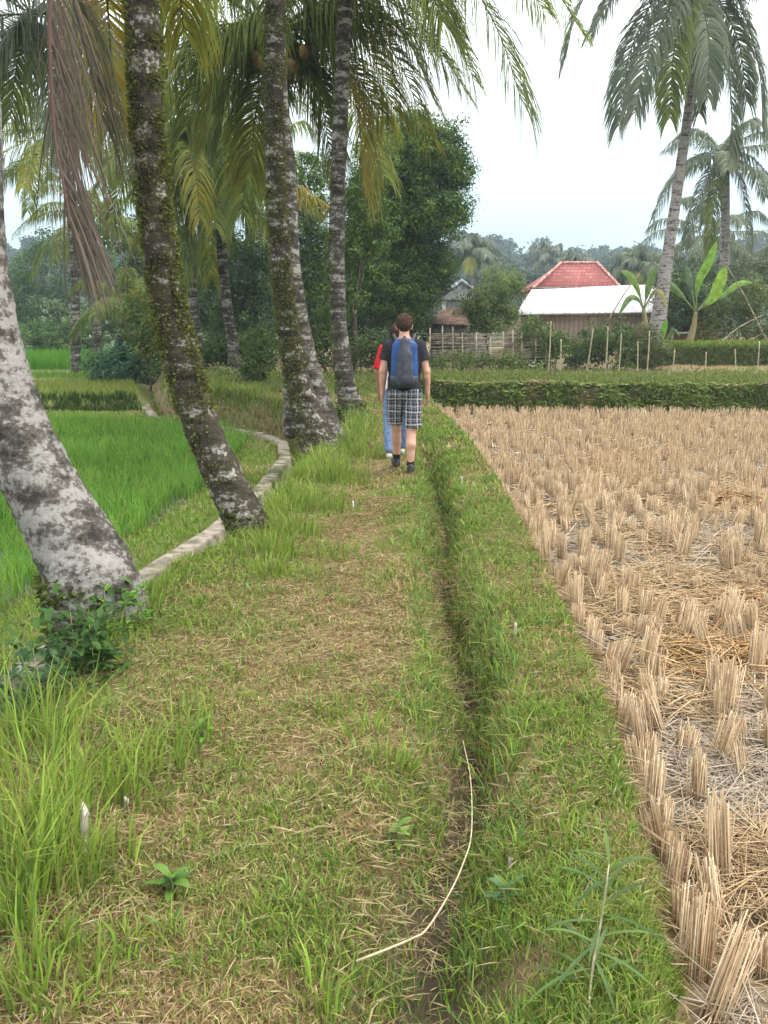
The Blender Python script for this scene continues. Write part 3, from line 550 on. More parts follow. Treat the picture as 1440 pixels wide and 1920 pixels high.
# ---------------------------------------------------------------- palms
FG = ((.16, .22, .05), (.21, .26, .06), (.11, .16, .045), (.27, .30, .08))
FY = ((.24, .25, .035), (.18, .21, .04), (.29, .26, .045))
FO = ((.38, .25, .03), (.32, .27, .04), (.28, .27, .05))
FD = ((.18, .135, .105), (.14, .105, .085), (.23, .185, .145), (.10, .078, .065))
FB = ((.13, .17, .10), (.17, .21, .13), (.22, .25, .17))
def frond(root, P, L=.75, nl=58, w=.045, cols=FG, droop=.8, r=.022, ns=4, start=.14, spread=1.0, tipcols=None, gap=.0, fold=.35, wob=.12, sides=0):
    P = spline(P, 26); T, _, _ = frames(P); n = nl*2
    t = np.repeat(np.linspace(start, 1, nl), 2)+rng.normal(0, .006, n); t = np.clip(t, 0, 1)
    side = np.tile([1., -1.], nl)
    if sides: side = np.full(n, float(sides))
    if gap: k = rng.random(n) > gap; t, side = t[k], side[k]; n = len(t)
    f = t*25; i = np.minimum(f.astype(int), 24); f = (f-i)[:, None]
    B = P[i]*(1-f)+P[i+1]*f; Tt = nrm(T[i]*(1-f)+T[i+1]*f)
    Z = np.array([0, 0, 1.]); hz = nrm((P[-1]-P[0])*np.array([1, 1, 0])+1e-4); ref = np.cross(hz, Z)
    S = nrm(ref[None]-Tt*(Tt@ref)[:, None]); N = np.cross(S, Tt)
    a = (R(76)-R(30)*t+rng.normal(0, wob*.6, n))*spread; d = fold+rng.normal(0, wob, n)
    D = np.cos(a)[:, None]*Tt+np.sin(a)[:, None]*(S*(side*np.cos(d))[:, None]+N*np.sin(d)[:, None])
    l = L*(.66+.34*np.sin(np.pi*np.clip(t*.95+.12, 0, 1)))*np.where(t > .88, 1-(t-.88)*2.0, 1)*rng.uniform(.82, 1.1, n)
    W = nrm(Tt-(np.sum(Tt*D, 1))[:, None]*D)
    dr = droop*rng.uniform(.7, 1.25, n)
    ring = []; prof = np.interp(np.linspace(0, 1, ns+1), [0, .3, .7, 1], [.55, 1, .75, .0])
    for q in range(ns+1):
        s = q/ns; p = B+l[:, None]*(D*(s*(1-.38*np.minimum(dr, 1.2)*s))[:, None])-Z*(l*dr*s*s*.82)[:, None]
        ring.append((p, prof[q]))
    V = np.concatenate([np.stack([p-W*w*.5*k_, p+W*w*.5*k_], 1) if q < ns else p[:, None] for q, (p, k_) in enumerate(ring)], 1)
    m = 2*ns+1; b = np.arange(n)[:, None]*m; Ts = []
    for q in range(ns-1): Ts += [b+np.array([2*q, 2*q+1, 2*q+3]), b+np.array([2*q, 2*q+3, 2*q+2])]
    Ts.append(b+np.array([2*ns-2, 2*ns-1, 2*ns])); col = cmix(*cols, n=n, var=.2)
    if tipcols is not None:
        tc = cmix(*tipcols, n=n, var=.2); wt = ss(.2, .75, t+rng.normal(0, .12, n))[:, None]; col = col*(1-wt)+tc*wt
    mb = MB(); mb.add(V.reshape(-1, 3), tris=np.concatenate(Ts, 1).reshape(-1, 3), col=np.repeat(col, m, 0))
    rc = np.array((.13, .13, .055)) if cols is not FD else np.array((.24, .15, .12))
    tube(mb, P, np.linspace(r, r*.22, 26), 5, col=rc)
    return mb.build('frond', M['frond'], root)
def auto_fronds(root, C, n, L, el0=68, el1=-38, ll=.75, nl=50, w=.045, seed=0, cols=FG, droop=.8, skip=None, ns=3, r=.02):
    for q in range(n):
        f = (q+.5)/n; az = q*2.39996+seed; el = R(el0+(el1-el0)*f**.85); Lq = L*random.uniform(.88, 1.08)
        d = np.array([math.cos(az), math.sin(az), 0]); up = np.array([0, 0, 1.]); C = np.asarray(C, float)
        if skip and skip(az % 6.2832): continue
        p1 = C+Lq*.3*(d*math.cos(el)+up*math.sin(el)); p2 = C+Lq*.62*(d*math.cos(el*.85)+up*math.sin(el*.85)) - up*Lq*.06
        p3 = C+Lq*(d*math.cos(el)*.86+up*(math.sin(el)*.72-.26))
        yl = f > .72 and random.random() < .18
        frond(root, [C+d*.05, p1, p2, p3], ll, nl, w, cols, droop, r, ns, tipcols=FY if yl else None)
def trunk(root, pts, rad, m, n=18, rings=.07, steps=None, name='trunk'):
    P = np.asarray(pts, float); L = np.sum(np.linalg.norm(np.diff(P, axis=0), axis=1)); k = steps or int(max(24, min(260, L/.035)))
    Q = spline(P, k); s = np.linspace(0, 1, k); r = np.interp(s, np.linspace(0, 1, len(rad)), rad)
    per = max(3, int(rings/(L/k))); r = r*(1+.035*((np.arange(k) % per)/per))
    sd = random.random()*50
    jit = lambda i, a: 1+.07*(vn(np.cos(a)*1.3+sd+i*0, np.sin(a)*1.3+i*.12, .8, 3)-.5)+.05*(vn(np.cos(a)*3+sd, np.sin(a)*3+i*.35, .8, 4)-.5)
    mb = MB(); tube(mb, Q, r, n, jit=jit); o = mb.build(name, m, root, smooth=True); return Q, r
def ferns(root, Q, r, n, t0, t1, ang0, ang1, size, cols=((.13, .15, .03), (.19, .19, .045), (.08, .10, .02)), name='climbing_fern'):
    """small leaves clinging to the bark; ang in degrees, 0 = right side, -90 = towards the viewer"""
    t = rng.uniform(t0, t1, n); i = (t*(len(Q)-1)).astype(int); a = np.radians(rng.uniform(ang0, ang1, n))
    keep = fbm(a*.4, t*30*len(Q)/200, .9, 81) > .40; t, i, a = t[keep], i[keep], a[keep]; n = len(t)
    O = np.stack([np.cos(a), np.sin(a), np.zeros(n)], 1); P = Q[i]+O*(r[i]*1.0)[:, None]
    P[:, 2] += rng.normal(0, .03, n); D = O*.7+rng.normal(0, .55, (n, 3)); mb = MB()
    leaves(mb, P, D, size*rng.uniform(.6, 1.5, n), size*.55*rng.uniform(.6, 1.4, n), cmix(*cols, n=n)); return mb.build(name, M['leaf'], root)
def coconuts(root, C, n, s=.13):
    for q in range(n):
        a = q*2.1+.4; c = np.asarray(C)+np.array([math.cos(a)*s*1.9, math.sin(a)*s*1.9, -.16-.16*(q % 3)]); mb = MB(); th = np.linspace(0, math.pi, 9)
        tube(mb, np.stack([c[0]+0*th, c[1]+0*th, c[2]-np.cos(th)*s*1.25], 1), np.maximum(np.sin(th)*s, .004), 10, jit=lambda i, a: 1+.06*np.cos(3*a)); mb.build('coconut', M['husk'], root, smooth=True)
def px(*a): return [at(u, v, Y) for u, v, Y in a]
PG = 'coconut palms growing along the bund'

# 1: nearest, thick pale trunk leaning out of the left edge
b = on(175, 1195, -.12); p1 = thing('coconut_palm', (b[0], b[1], -.35), 'nearest coconut palm with thick pale grey lichened trunk curving out at the left edge', 'palm tree', PG)
Q, r = trunk(p1, [(b[0]+.06, b[1]+.02, -.45)]+px((182, 1130, 4.82), (150, 1040, 4.88), (62, 880, 4.98), (0, 715, 5.08), (-32, 560, 5.2), (-48, 400, 5.35), (-60, 100, 5.7))+[(-2.75, 6.1, 5.6), (-2.6, 6.3, 6.9)],
             [.28, .275, .245, .205, .18, .168, .16, .155, .15, .15, .15], M['bark_pale'], 28, .12)
C1 = np.array([-2.6, 6.3, 7.0]); auto_fronds(p1, C1, 16, 4.2, 72, 24, .8, 84, .028, 1.3)
frond(p1, [C1, C1+(.3, -.05, -.6)]+px((88, -120, 6.2), (92, 60, 6.15), (102, 250, 6.1), (120, 350, 6.05), (134, 430, 6.0)), 1.0, 78, .013, FD, .5, .022, 5, .12, .46, fold=-.15, wob=.45, sides=-1)
frond(p1, [C1, C1+(.1, .2, -.2)]+px((100, -60, 6.5), (110, 130, 6.45), (135, 300, 6.4), (160, 400, 6.35)), 1.0, 90, .014, FD, .7, .018, 5, .2, .45, fold=-.1, wob=.4, sides=-1)
frond(p1, [C1, C1+(.3, .1, .1)]+px((120, -110, 6.9), (140, 10, 6.9), (170, 130, 6.9), (195, 230, 6.9)), .8, 70, .016, ((.13, .13, .07), (.10, .11, .05), (.17, .14, .09)), .9, .018, 5, .15, .6, wob=.2)
ferns(p1, Q, r, 900, .02, .2, -200, -60, .04, ((.07, .09, .02), (.10, .12, .03)), 'moss')
b = on(470, 1030, -.15); p2 = thing('coconut_palm', (b[0], b[1], -.5), 'coconut palm with strongly bent dark trunk covered in small ferns, base dug into the bank', 'palm tree', PG)
Q, r = trunk(p2, [(b[0]+.05, b[1], -.55)]+px((470, 1005, 6.98), (425, 905, 7.02), (378, 800, 7.06), (345, 690, 7.1), (318, 580, 7.15), (296, 440, 7.2), (282, 300, 7.25), (272, 150, 7.3), (262, -20, 7.35))+[(-2.15, 7.5, 6.0), (-2.2, 7.6, 8.2)],
             [.19, .18, .155, .14, .132, .126, .12, .12, .12, .12, .12, .12], M['bark_mossy'], 22, .09)
ferns(p2, Q, r, 3400, .30, .9, -230, -125, .034); ferns(p2, Q, r, 3200, .30, .9, -58, 25, .034); ferns(p2, Q, r, 3000, .04, .9, -150, -40, .026); ferns(p2, Q, r, 500, .02, .14, -140, -20, .045)
C2 = np.array([-2.2, 7.6, 8.3])
for pts, kw in (([(215, -140, 7.8), (200, -60, 8.2), (205, 60, 8.6), (215, 200, 8.8)], dict(tipcols=FO)), ([(300, -140, 8.3), (330, -60, 8.9), (345, 60, 9.3)], dict(tipcols=FY))):
    frond(p2, [C2]+px(*pts), .8, 105, .022, **{**dict(droop=1.05, r=.02), **kw})
auto_fronds(p2, C2, 18, 4.4, 70, 2, .8, 84, .030, .4)
# 3 and its twin
b = on(600, 850, -.05); p3 = thing('coconut_palm', (b[0], b[1], -.2), 'tall coconut palm with fern-speckled trunk, front one of the pair sharing a base', 'palm tree', PG)
Q, r = trunk(p3, [(b[0]+.1, b[1], -.3)]+px((598, 835, 11.85), (575, 770, 11.9), (553, 690, 11.95), (538, 600, 12), (527, 500, 12), (518, 350, 12), (513, 150, 12), (513, -40, 12))+[(-1.6, 12.1, 7.6), (-1.7, 12.2, 9.3)],
             [.30, .26, .185, .15, .135, .128, .125, .125, .125, .12, .12], M['bark_mossy'], 20, .09)
ferns(p3, Q, r, 6000, .12, .95, -190, -60, .034); ferns(p3, Q, r, 2500, .3, .95, -70, 10, .034)
auto_fronds(p3, (-1.7, 12.2, 9.4), 18, 4.6, 70, -2, .85, 84, .032, 2.2)
tw = at(612, 830, 12.35); p3b = thing('coconut_palm', (tw[0], tw[1], -.1), 'coconut palm with a pale ringed trunk, rear one of the pair sharing a base', 'palm tree', PG)
Q, r = trunk(p3b, px((622, 850, 12.35), (602, 775, 12.4), (580, 690, 12.45), (562, 600, 12.5), (546, 480, 12.6), (540, 330, 12.7), (526, 200, 12.8), (518, 40, 12.9), (512, -160, 13)), [.25, .2, .145, .12, .115, .11, .11, .11, .11], M['bark_mid'], 16, .08)
auto_fronds(p3b, at(512, -170, 13), 14, 4.2, 70, 5, .85, 80, .03, 1.9)
bq = at(548, 706, 18); bq[2] = float(height(bq[0], bq[1])); pc = thing('coconut_palm', bq, 'palm whose low dense yellow-green crown spreads behind the fern-speckled trunk pair', 'palm tree', PG)
trunk(pc, [bq-(0, 0, .2)]+px((546, 640, 18), (541, 480, 18), (533, 300, 18), (522, 60, 18)), [.2, .17, .15, .14, .14, .14], M['bark_mid'], 14, .1)
C = at(520, 55, 18)
for pts, kw in (([(600, 10, 12.6), (700, -10, 12.3), (800, 60, 12.0), (882, 185, 11.8)], dict(L=.85, tipcols=None)),
                ([(590, 40, 12.9), (670, 30, 13.1), (745, 110, 13.3), (800, 250, 13.4)], dict(L=.9, tipcols=FY)),
                ([(590, 60, 12.6), (640, 110, 12.4), (672, 220, 12.3), (680, 340, 12.2)], dict(L=1.0, tipcols=FO)),
                ([(560, 110, 13.2), (600, 180, 13.4), (620, 300, 13.5)], dict(L=.7, tipcols=FY)),
                ([(470, 100, 12.6), (430, 150, 12.4), (412, 260, 12.2)], dict(L=.85)),
                ([(450, 60, 12.6), (380, 60, 12.4), (310, 150, 12.1)], dict(L=.95)),
                ([(460, 20, 13.1), (380, -20, 13.3), (300, 40, 13.5), (240, 150, 13.7)], dict(L=.95, tipcols=FY)),
                ([(470, 0, 12.8), (420, -80, 12.8), (340, -110, 12.8), (270, -20, 12.8)], dict(L=.95)),
                ([(560, -30, 12.9), (640, -120, 13), (730, -90, 13), (790, 20, 13)], dict(L=.9)),
                ([(580, 80, 13.4), (660, 130, 14), (720, 230, 14.5)], dict(L=.85, tipcols=FY)),
                ([(500, 120, 13.2), (480, 210, 13.4), (470, 320, 13.6)], dict(L=.8, tipcols=FY)),
                ([(480, 60, 13.3), (400, 110, 13.9), (350, 240, 14.3)], dict(L=.9)),
                ([(540, -40, 13.4), (590, -150, 14), (650, -130, 15)], dict(L=.8)),
                ([(570, 120, 12.9), (600, 170, 12.7), (640, 280, 12.5)], dict(L=.75)), ([(610, 0, 13), (720, -30, 13), (830, 40, 13), (890, 150, 13)], dict(L=.9)), ([(600, 30, 12.4), (680, 10, 12.2), (760, 70, 12), (815, 190, 12)], dict(L=.9, tipcols=FY)),
                ([(580, 20, 13.4), (640, 40, 13.7), (700, 110, 13.9), (740, 210, 14)], dict(L=.95, tipcols=FY)), ([(560, -20, 12.2), (650, -90, 12), (770, -80, 11.8), (860, 40, 11.6)], dict(L=.9)), ([(480, 40, 12.4), (440, 60, 12.2), (400, 150, 12), (380, 270, 12)], dict(L=.9, tipcols=FY))):
    frond(pc, [C]+px(*[(u, v, Y+5.5) for u, v, Y in pts]), nl=120, w=.030, droop=.85, r=.026, ns=4, **{**kw, 'L': kw['L']*1.6})
auto_fronds(pc, C, 13, 4.4, 60, -45, 1.35, 95, .032, .7, skip=lambda a: 3.7 < a < 6.1, droop=.9, ns=4)
coconuts(pc, C+np.array([-.25, -.2, -.2]), 6, .11); coconuts(pc, C+np.array([.3, -.15, -.25]), 4, .11)
mb = MB(); 
for q in range(10):
    a = q*.63; tube(mb, [C+(0, 0, -.1), C+np.array([math.cos(a)*.2, math.sin(a)*.2, -.35]), C+np.array([math.cos(a)*.3, math.sin(a)*.3, -.95])], [.09, .07, .015], 5)
mb.build('dry_sheath', M['fibre'], pc)
# 4
b = on(665, 795, 0); p4 = thing('coconut_palm', (b[0], b[1], -.1), 'slim ringed coconut palm farthest along the path, beside the walkers', 'palm tree', PG)
Q, r = trunk(p4, [(b[0]+.05, b[1], -.25)]+px((664, 785, 15.55), (650, 730, 15.6), (636, 620, 15.7), (632, 500, 15.8), (633, 350, 15.9), (640, 180, 16), (648, 0, 16.1))+[(-.6, 16.2, 8.2), (-.45, 16.3, 9.0)],
             [.31, .27, .175, .14, .132, .128, .125, .125, .12, .12], M['bark_mid'], 18, .1)
ferns(p4, Q, r, 2400, .1, .8, -200, -90, .036); ferns(p4, Q, r, 900, .02, .18, -200, 20, .09, ((.10, .16, .03), (.16, .2, .05)))
C4 = np.array([-.45, 16.3, 9.1])
for pts, kw in (([(745, -160, 15.9), (840, -95, 15.4), (930, 50, 15), (978, 190, 14.7)], dict(L=1.5)),
                ([(760, -190, 16), (890, -150, 15.6), (1010, -60, 15.2), (1098, 70, 15)], dict(L=1.5)),
                ([(730, -130, 15.6), (790, -60, 15.1), (830, 40, 14.8)], dict(L=1.4)),
                ([(740, -210, 16.6), (830, -190, 17), (940, -100, 17.4), (1020, 20, 17.6)], dict(L=1.4)),
                ([(640, -180, 16), (570, -120, 15.8), (520, 0, 15.6)], dict(L=.9))):
    frond(p4, [C4]+px(*pts), nl=130, w=.030, droop=.9, r=.024, ns=4, **kw)
auto_fronds(p4, C4, 12, 4.4, 72, 5, .8, 84, .032, .9)

# palms on the far bank, left
PM = 'coconut palms beyond the bend of the bund'
def mid_palm(bu, bv, Y, pts, rad, label, nf, L, fr=(), el1=-50, seed=0, coco=0, ll=1.05, mat_='bark_mid', group=PM, el0=65, cols=FG, nl=74, w=.048):
    b = at(bu, bv, Y); b[2] = float(height(b[0], b[1])); rt = thing('coconut_palm', b, label, 'palm tree', group)
    T = px(*[(u, v, Y) for u, v in pts]); Q, r = trunk(rt, [b-(0, 0, .2)]+T, rad, M[mat_], 12, .14, 90); C = T[-1]
    auto_fronds(rt, C, nf, L, el0, el1, ll, nl, w, seed, droop=.95, cols=cols)
    for p, kw in fr: frond(rt, [C]+px(*p), nl=max(90, nl), w=w, ns=3, droop=1., **kw)
    if coco: coconuts(rt, C+np.array([0, -.1, -.1]), coco, .14)
    return rt, C
mid_palm(370, 690, 26, [(368, 640), (362, 560), (357, 450), (350, 320), (338, 205)], [.17, .15, .14, .13, .13, .12], 'slender palm with brown coconuts under its crown, behind the bent fern-covered trunk', 17, 4.2,
  (([(270, 195, 25.5), (150, 215, 25), (0, 290, 24.6)], dict(L=1.5)), ([(400, 225, 25.5), (460, 260, 25), (500, 330, 24.6)], dict(L=1.4)), ([(390, 150, 26), (440, 160, 26.3), (490, 220, 26.5)], dict(L=1.4)),
   ([(365, 260, 25.6), (400, 320, 25.2), (420, 400, 25)], dict(L=.8, tipcols=FY)), ([(320, 270, 25.6), (300, 340, 25.2), (350, 470, 25)], dict(L=.7)), ([(280, 150, 26), (210, 120, 26), (150, 170, 26)], dict(L=1.1)),
   ([(290, 240, 25.6), (230, 300, 25.4), (190, 400, 25)], dict(L=.9, tipcols=FY))), -55, .5, 8)
mid_palm(440, 690, 27, [(437, 650), (424, 560), (414, 450), (408, 340)], [.22, .17, .15, .14, .13], 'ringed grey palm trunk standing before the dark grove, crown of drooping fronds', 15, 3.4,
  (([(480, 330, 26.5), (550, 345, 26), (622, 392, 25.7)], dict(L=1.0, tipcols=FO)), ([(360, 330, 26.5), (300, 380, 26.2), (240, 470, 26)], dict(L=.9, tipcols=FY))), -55, 2.1, 5)
mid_palm(476, 650, 36, [(474, 560), (468, 470), (470, 380), (474, 300)], [.2, .18, .17, .16, .15], 'dark palm trunk deepest in the grove between the ringed and the fern-speckled trunks', 14, 3.8, (), -45, 4.0)
mid_palm(140, 690, 34, [(142, 600), (138, 470), (128, 350), (112, 245)], [.2, .17, .15, .15, .15], 'palm hidden behind the hanging dead frond at the left', 15, 4.8, (([(60, 210, 33), (-20, 180, 32), (-90, 220, 32)], dict(L=1.1)), ([(150, 260, 33), (190, 300, 33), (260, 330, 33)], dict(L=1.)), ([(60, 300, 33), (10, 330, 33), (-40, 420, 33)], dict(L=1.))), -40, 1.0)
mid_palm(180, 690, 40, [(182, 610), (178, 520), (172, 440), (165, 395)], [.2, .17, .15, .15, .15], 'low spreading palm over the paddy edge behind the dead frond', 14, 4.0, (), -40, 3.3, ll=.9)
mid_palm(215, 690, 31, [(222, 650), (232, 600), (240, 560)], [.16, .13, .12, .11], 'small young palm beside the lower left paddy bushes', 9, 2.6, (), -30, 5.0, ll=.7)

mid_palm(-130, 705, 19, [(-125, 600), (-95, 400), (-30, 180), (58, 25)], [.2, .16, .14, .13, .13], 'palm whose airy grey-green crown fills the top left corner', 14, 4.0, (([(40, 40, 18.7), (0, 90, 18.4), (-50, 180, 18.2)], dict(L=1.3, cols=FB)), ([(90, 70, 18.8), (110, 130, 18.6), (120, 230, 18.4)], dict(L=1.2, cols=FB)), ([(110, 30, 19), (170, 50, 19), (215, 150, 19)], dict(L=1.3, cols=FB)), ([(50, 70, 18.6), (30, 130, 18.3), (20, 220, 18.1)], dict(L=1.1))), -20, 2.0, cols=FB, w=.04)
# right-hand palms
PRG = 'coconut palms over the houses at the right'
b = at(1228, 640, 27.4); b[2] = float(height(b[0], b[1])); pr = thing('coconut_palm', b, 'tall leaning palm with long drooping grey-green fronds at the right, trunk beside the white roof', 'palm tree', PRG)
trunk(pr, [b-(.1, 0, .3)]+px((1232, 615, 27.4), (1246, 520, 27.5), (1262, 410, 27.6), (1278, 300, 27.7), (1294, 180, 27.8), (1302, 60, 27.9), (1300, -50, 28)), [.28, .26, .2, .165, .15, .14, .135, .13, .13], M['bark_far'], 14, .15, 140)
Cr = at(1298, -60, 28)
for pts, kw in (([(1250, -40, 27.6), (1205, 40, 27.3), (1172, 130, 27.1), (1160, 235, 27)], dict(L=1.15)), ([(1262, 0, 27), (1215, 100, 26.5), (1190, 210, 26.2)], dict(L=1.1)), ([(1278, 20, 27), (1262, 110, 26.5), (1256, 220, 26.3)], dict(L=.9, cols=FG)),
                ([(1320, 20, 27), (1330, 90, 26.4), (1325, 180, 26.2)], dict(L=.9)), ([(1330, -10, 27.6), (1360, 90, 27.2), (1372, 210, 27), (1370, 290, 27)], dict(L=.9)), ([(1360, -40, 27.8), (1400, 40, 27.4), (1425, 140, 27.2), (1430, 240, 27)], dict(L=1.1)),
                ([(1345, 0, 28.4), (1385, 80, 28.8), (1400, 190, 29)], dict(L=1.05)), ([(1300, 20, 28.6), (1300, 100, 29), (1310, 210, 29.2)], dict(L=.8)), ([(1370, -90, 28), (1460, -70, 27.6), (1530, 20, 27.4)], dict(L=1.1)),
                ([(1220, -110, 28), (1140, -90, 28), (1080, 30, 28), (1060, 110, 28)], dict(L=1.1)), ([(1230, -90, 27.5), (1170, -40, 27.2), (1110, 60, 27)], dict(L=1.1))):
    kw['L'] = kw['L']*1.1; frond(pr, [Cr]+px(*pts), nl=140, w=.055, droop=.85, r=.035, ns=4, **{**dict(cols=FB), **kw})
auto_fronds(pr, Cr, 9, 4.5, 75, 20, .9, 40, .06, .3, cols=FB); coconuts(pr, Cr, 6, .16)
mid_palm(1358, 560, 38, [(1358, 500), (1360, 420), (1358, 340), (1356, 290)], [.2, .18, .17, .2, .26], 'wide-crowned palm below and behind the leaning one at the right edge', 12, 3.3,
  (([(1310, 290, 37.6), (1265, 330, 37.3), (1225, 410, 37)], dict(L=.9, cols=FB)), ([(1320, 250, 38), (1285, 245, 38), (1240, 285, 38)], dict(L=.6, cols=FB)), ([(1400, 290, 37.6), (1440, 330, 37.3), (1475, 400, 37)], dict(L=.9, cols=FB)),
   ([(1325, 330, 37.5), (1300, 400, 37), (1285, 460, 37)], dict(L=.7, cols=FB)), ([(1385, 330, 37.5), (1400, 400, 37.2), (1405, 470, 37)], dict(L=.8, cols=FB)), ([(1395, 260, 38), (1430, 250, 38), (1475, 290, 38)], dict(L=.7, cols=FB)), ([(1345, 340, 37.6), (1335, 410, 37.4), (1330, 480, 37.2)], dict(L=.7))), -40, .2, 5, .8, 'bark_far', PRG, 70, FB)
mid_palm(1335, 570, 44, [(1332, 520), (1330, 470), (1330, 440)], [.25, .22, .2, .2], 'low palm with arching fronds showing behind the banana leaves', 13, 4.2, (), -30, 1.5, 0, .9, 'bark_far', PRG, 60, FB)
mid_palm(1400, 590, 40, [(1410, 540), (1420, 500)], [.2, .17, .16], 'short palm with feathery fronds at the right edge over the bamboo thicket', 12, 3.8, (([(1380, 470, 39.5), (1340, 500, 39.3), (1300, 560, 39)], dict(L=.9, cols=FB)),), -20, 2.5, 0, .8, 'bark_far', PRG, 55, FB)
# distant palms
PF = 'distant palms above the roofs'
for bu, bv, Y, pts, lab, L in ((888, 560, 78, [(888, 530), (887, 500), (886, 470)], 'pale distant palm rising above the old grey roof', 3.1), (1028, 520, 120, [(1028, 505), (1028, 482)], 'distant palm over the left end of the red roof', 3.6),
                             (1075, 520, 95, [(1078, 500), (1082, 492)], 'yellowish distant palm right behind the ridge of the red roof', 2.2), (1190, 540, 70, [(1192, 515), (1195, 495)], 'distant palm partly hidden by the leaning trunk', 2.6)):
    mid_palm(bu, bv, Y, pts, [.25, .2, .2, .2][:len(pts)+1], lab, 18, L, (), -45, random.random()*6, 0, 1.3, 'bark_far', PF, 78, FB, 34, .17)
# ---------------------------------------------------------------- broadleaf trees and shrubs
TC = ((.05, .105, .025), (.075, .14, .03), (.035, .07, .02), (.11, .18, .04))
def crown_leaves(mb, c, rad, n, size, cols, bright=None, drop=.25, jit=1.7):
    """leaf sprays on small twigs spread through one lobe, denser to the outside"""
    m = max(6, n//42); d = nrm(rng.normal(size=(m, 3))); rr = rng.random(m)**.33
    bump = .72+.5*vn(d[:, 0]*2+c[0], d[:, 1]*2+d[:, 2]*2+c[2], .6, 5)
    tw = np.asarray(c)+d*np.asarray(rad)*(rr*bump)[:, None]
    k = np.repeat(np.arange(m), 42); N = len(k); d2 = nrm(rng.normal(size=(N, 3))+np.array([0, 0, .35])); rs = (size*jit*1.6*rng.uniform(.6, 1.35, m))[k]*rng.uniform(.35, 1.05, N)
    P = tw[k]+d2*rs[:, None]*np.array([1.15, 1.15, .8]); X = nrm(d2+d[k]*.3+rng.normal(0, .38, (N, 3)))
    D = rng.normal(0, 1, (N, 3)); D = nrm(D-X*np.sum(D*X, 1)[:, None])-np.array([0, 0, drop])
    col = cmix(*cols, n=m, var=.2)[k]*rng.uniform(.8, 1.2, (N, 1))
    if bright is not None:
        s = (rng.random(m) < bright[1])[k]; col = np.where(s[:, None], np.array(bright[0])*rng.uniform(.8, 1.2, (N, 1)), col)
    leaves(mb, P, D, size*rng.uniform(.7, 1.5, N), size*.55*rng.uniform(.7, 1.3, N), col, Nrm=X)
def tree(name, label, cat, base, lobes, Y, size, n, cols=TC, group=None, tr=.16, bright=None, depth=.8, crown='crown', jit=2.0):
    b = at(*base, Y); b[2] = float(height(b[0], b[1])); rt = thing(name, b, label, cat, group)
    mb = MB(); tot = sum(a[2]*a[3] for a in lobes); k = Y/F_PX; mt_ = MB(); cs = []
    for q, (u, v, ru, rv) in enumerate(lobes):
        c = at(u, v, Y+(q % 3-1)*ru*k*.5*depth); cs.append(c)
        crown_leaves(mb, c, (ru*k, ru*k*depth, rv*k), int(n*ru*rv/tot), size, cols, bright, jit=jit)
    top = np.mean(cs, 0)
    if tr:
        fork = b*.55+top*.45; tube(mt_, spline([b-(0, 0, .2), b*.7+fork*.3+(.1, 0, 0), fork], 12), np.linspace(tr*1.3, tr*.8, 12), 9)
        for c in cs: tube(mt_, spline([fork*.92+b*.08, (fork+c)/2+(0, 0, .15), c*.9+fork*.1+(0, 0, .1)], 8), np.linspace(tr*.55, tr*.1, 8), 6)
        mt_.build('trunk', M['wood'], rt, smooth=True)
    mb.build(crown, M['leaf'], rt); return rt
tree('broadleaf_tree', 'big dark glossy broadleaf tree standing behind the walkers, left of the open sky', 'tree', (735, 640), [(805, 290, 75, 70), (850, 320, 36, 45), (760, 330, 70, 60), (800, 400, 75, 55), (838, 390, 38, 40), (740, 430, 80, 70), (690, 380, 50, 70), (790, 500, 70, 55), (814, 520, 30, 36), (720, 540, 75, 60), (770, 580, 50, 40), (660, 480, 45, 70), (770, 250, 50, 30)], 30, .095, 100000, bright=((.15, .24, .04), .16), tr=.2)
tree('broadleaf_tree', 'lighter green leafy tree beside the slim ringed trunk, in front of the big dark tree', 'tree', (655, 690), [(700, 300, 40, 55), (690, 380, 45, 45), (700, 440, 40, 40), (650, 470, 30, 50), (640, 560, 40, 50)], 25, .10, 7000, ((.09, .16, .03), (.12, .20, .04), (.06, .11, .025)), tr=.08)
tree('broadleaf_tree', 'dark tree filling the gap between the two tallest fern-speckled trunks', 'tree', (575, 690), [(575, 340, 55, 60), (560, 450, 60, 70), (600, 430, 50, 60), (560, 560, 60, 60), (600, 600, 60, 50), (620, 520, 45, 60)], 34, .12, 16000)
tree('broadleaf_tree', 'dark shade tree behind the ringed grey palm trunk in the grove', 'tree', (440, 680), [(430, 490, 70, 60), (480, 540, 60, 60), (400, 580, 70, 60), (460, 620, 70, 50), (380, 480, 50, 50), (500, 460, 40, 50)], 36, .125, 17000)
tree('broadleaf_tree', 'tall green tree behind the bent fern-covered trunk', 'tree', (300, 690), [(230, 440, 60, 50), (300, 470, 60, 60), (350, 520, 55, 60), (250, 540, 60, 60), (310, 600, 60, 50), (215, 600, 50, 50)], 44, .14, 15000, ((.065, .11, .03), (.085, .13, .035), (.05, .085, .025)))
tree('broadleaf_tree', 'bluish green far tree at the left end of the paddies', 'tree', (110, 680), [(120, 460, 60, 35), (70, 510, 60, 50), (150, 530, 60, 50), (60, 590, 70, 55), (130, 620, 70, 45), (190, 470, 45, 40), (20, 560, 50, 70)], 62, .2, 15000, ((.07, .13, .045), (.095, .155, .05), (.055, .10, .035)))
tree('broadleaf_tree', 'low round dark tree at the far corner of the left paddies', 'tree', (70, 680), [(50, 640, 60, 40), (110, 640, 60, 40), (160, 630, 50, 40)], 52, .16, 8000)
SH = 'bushes along the edges of the fields'
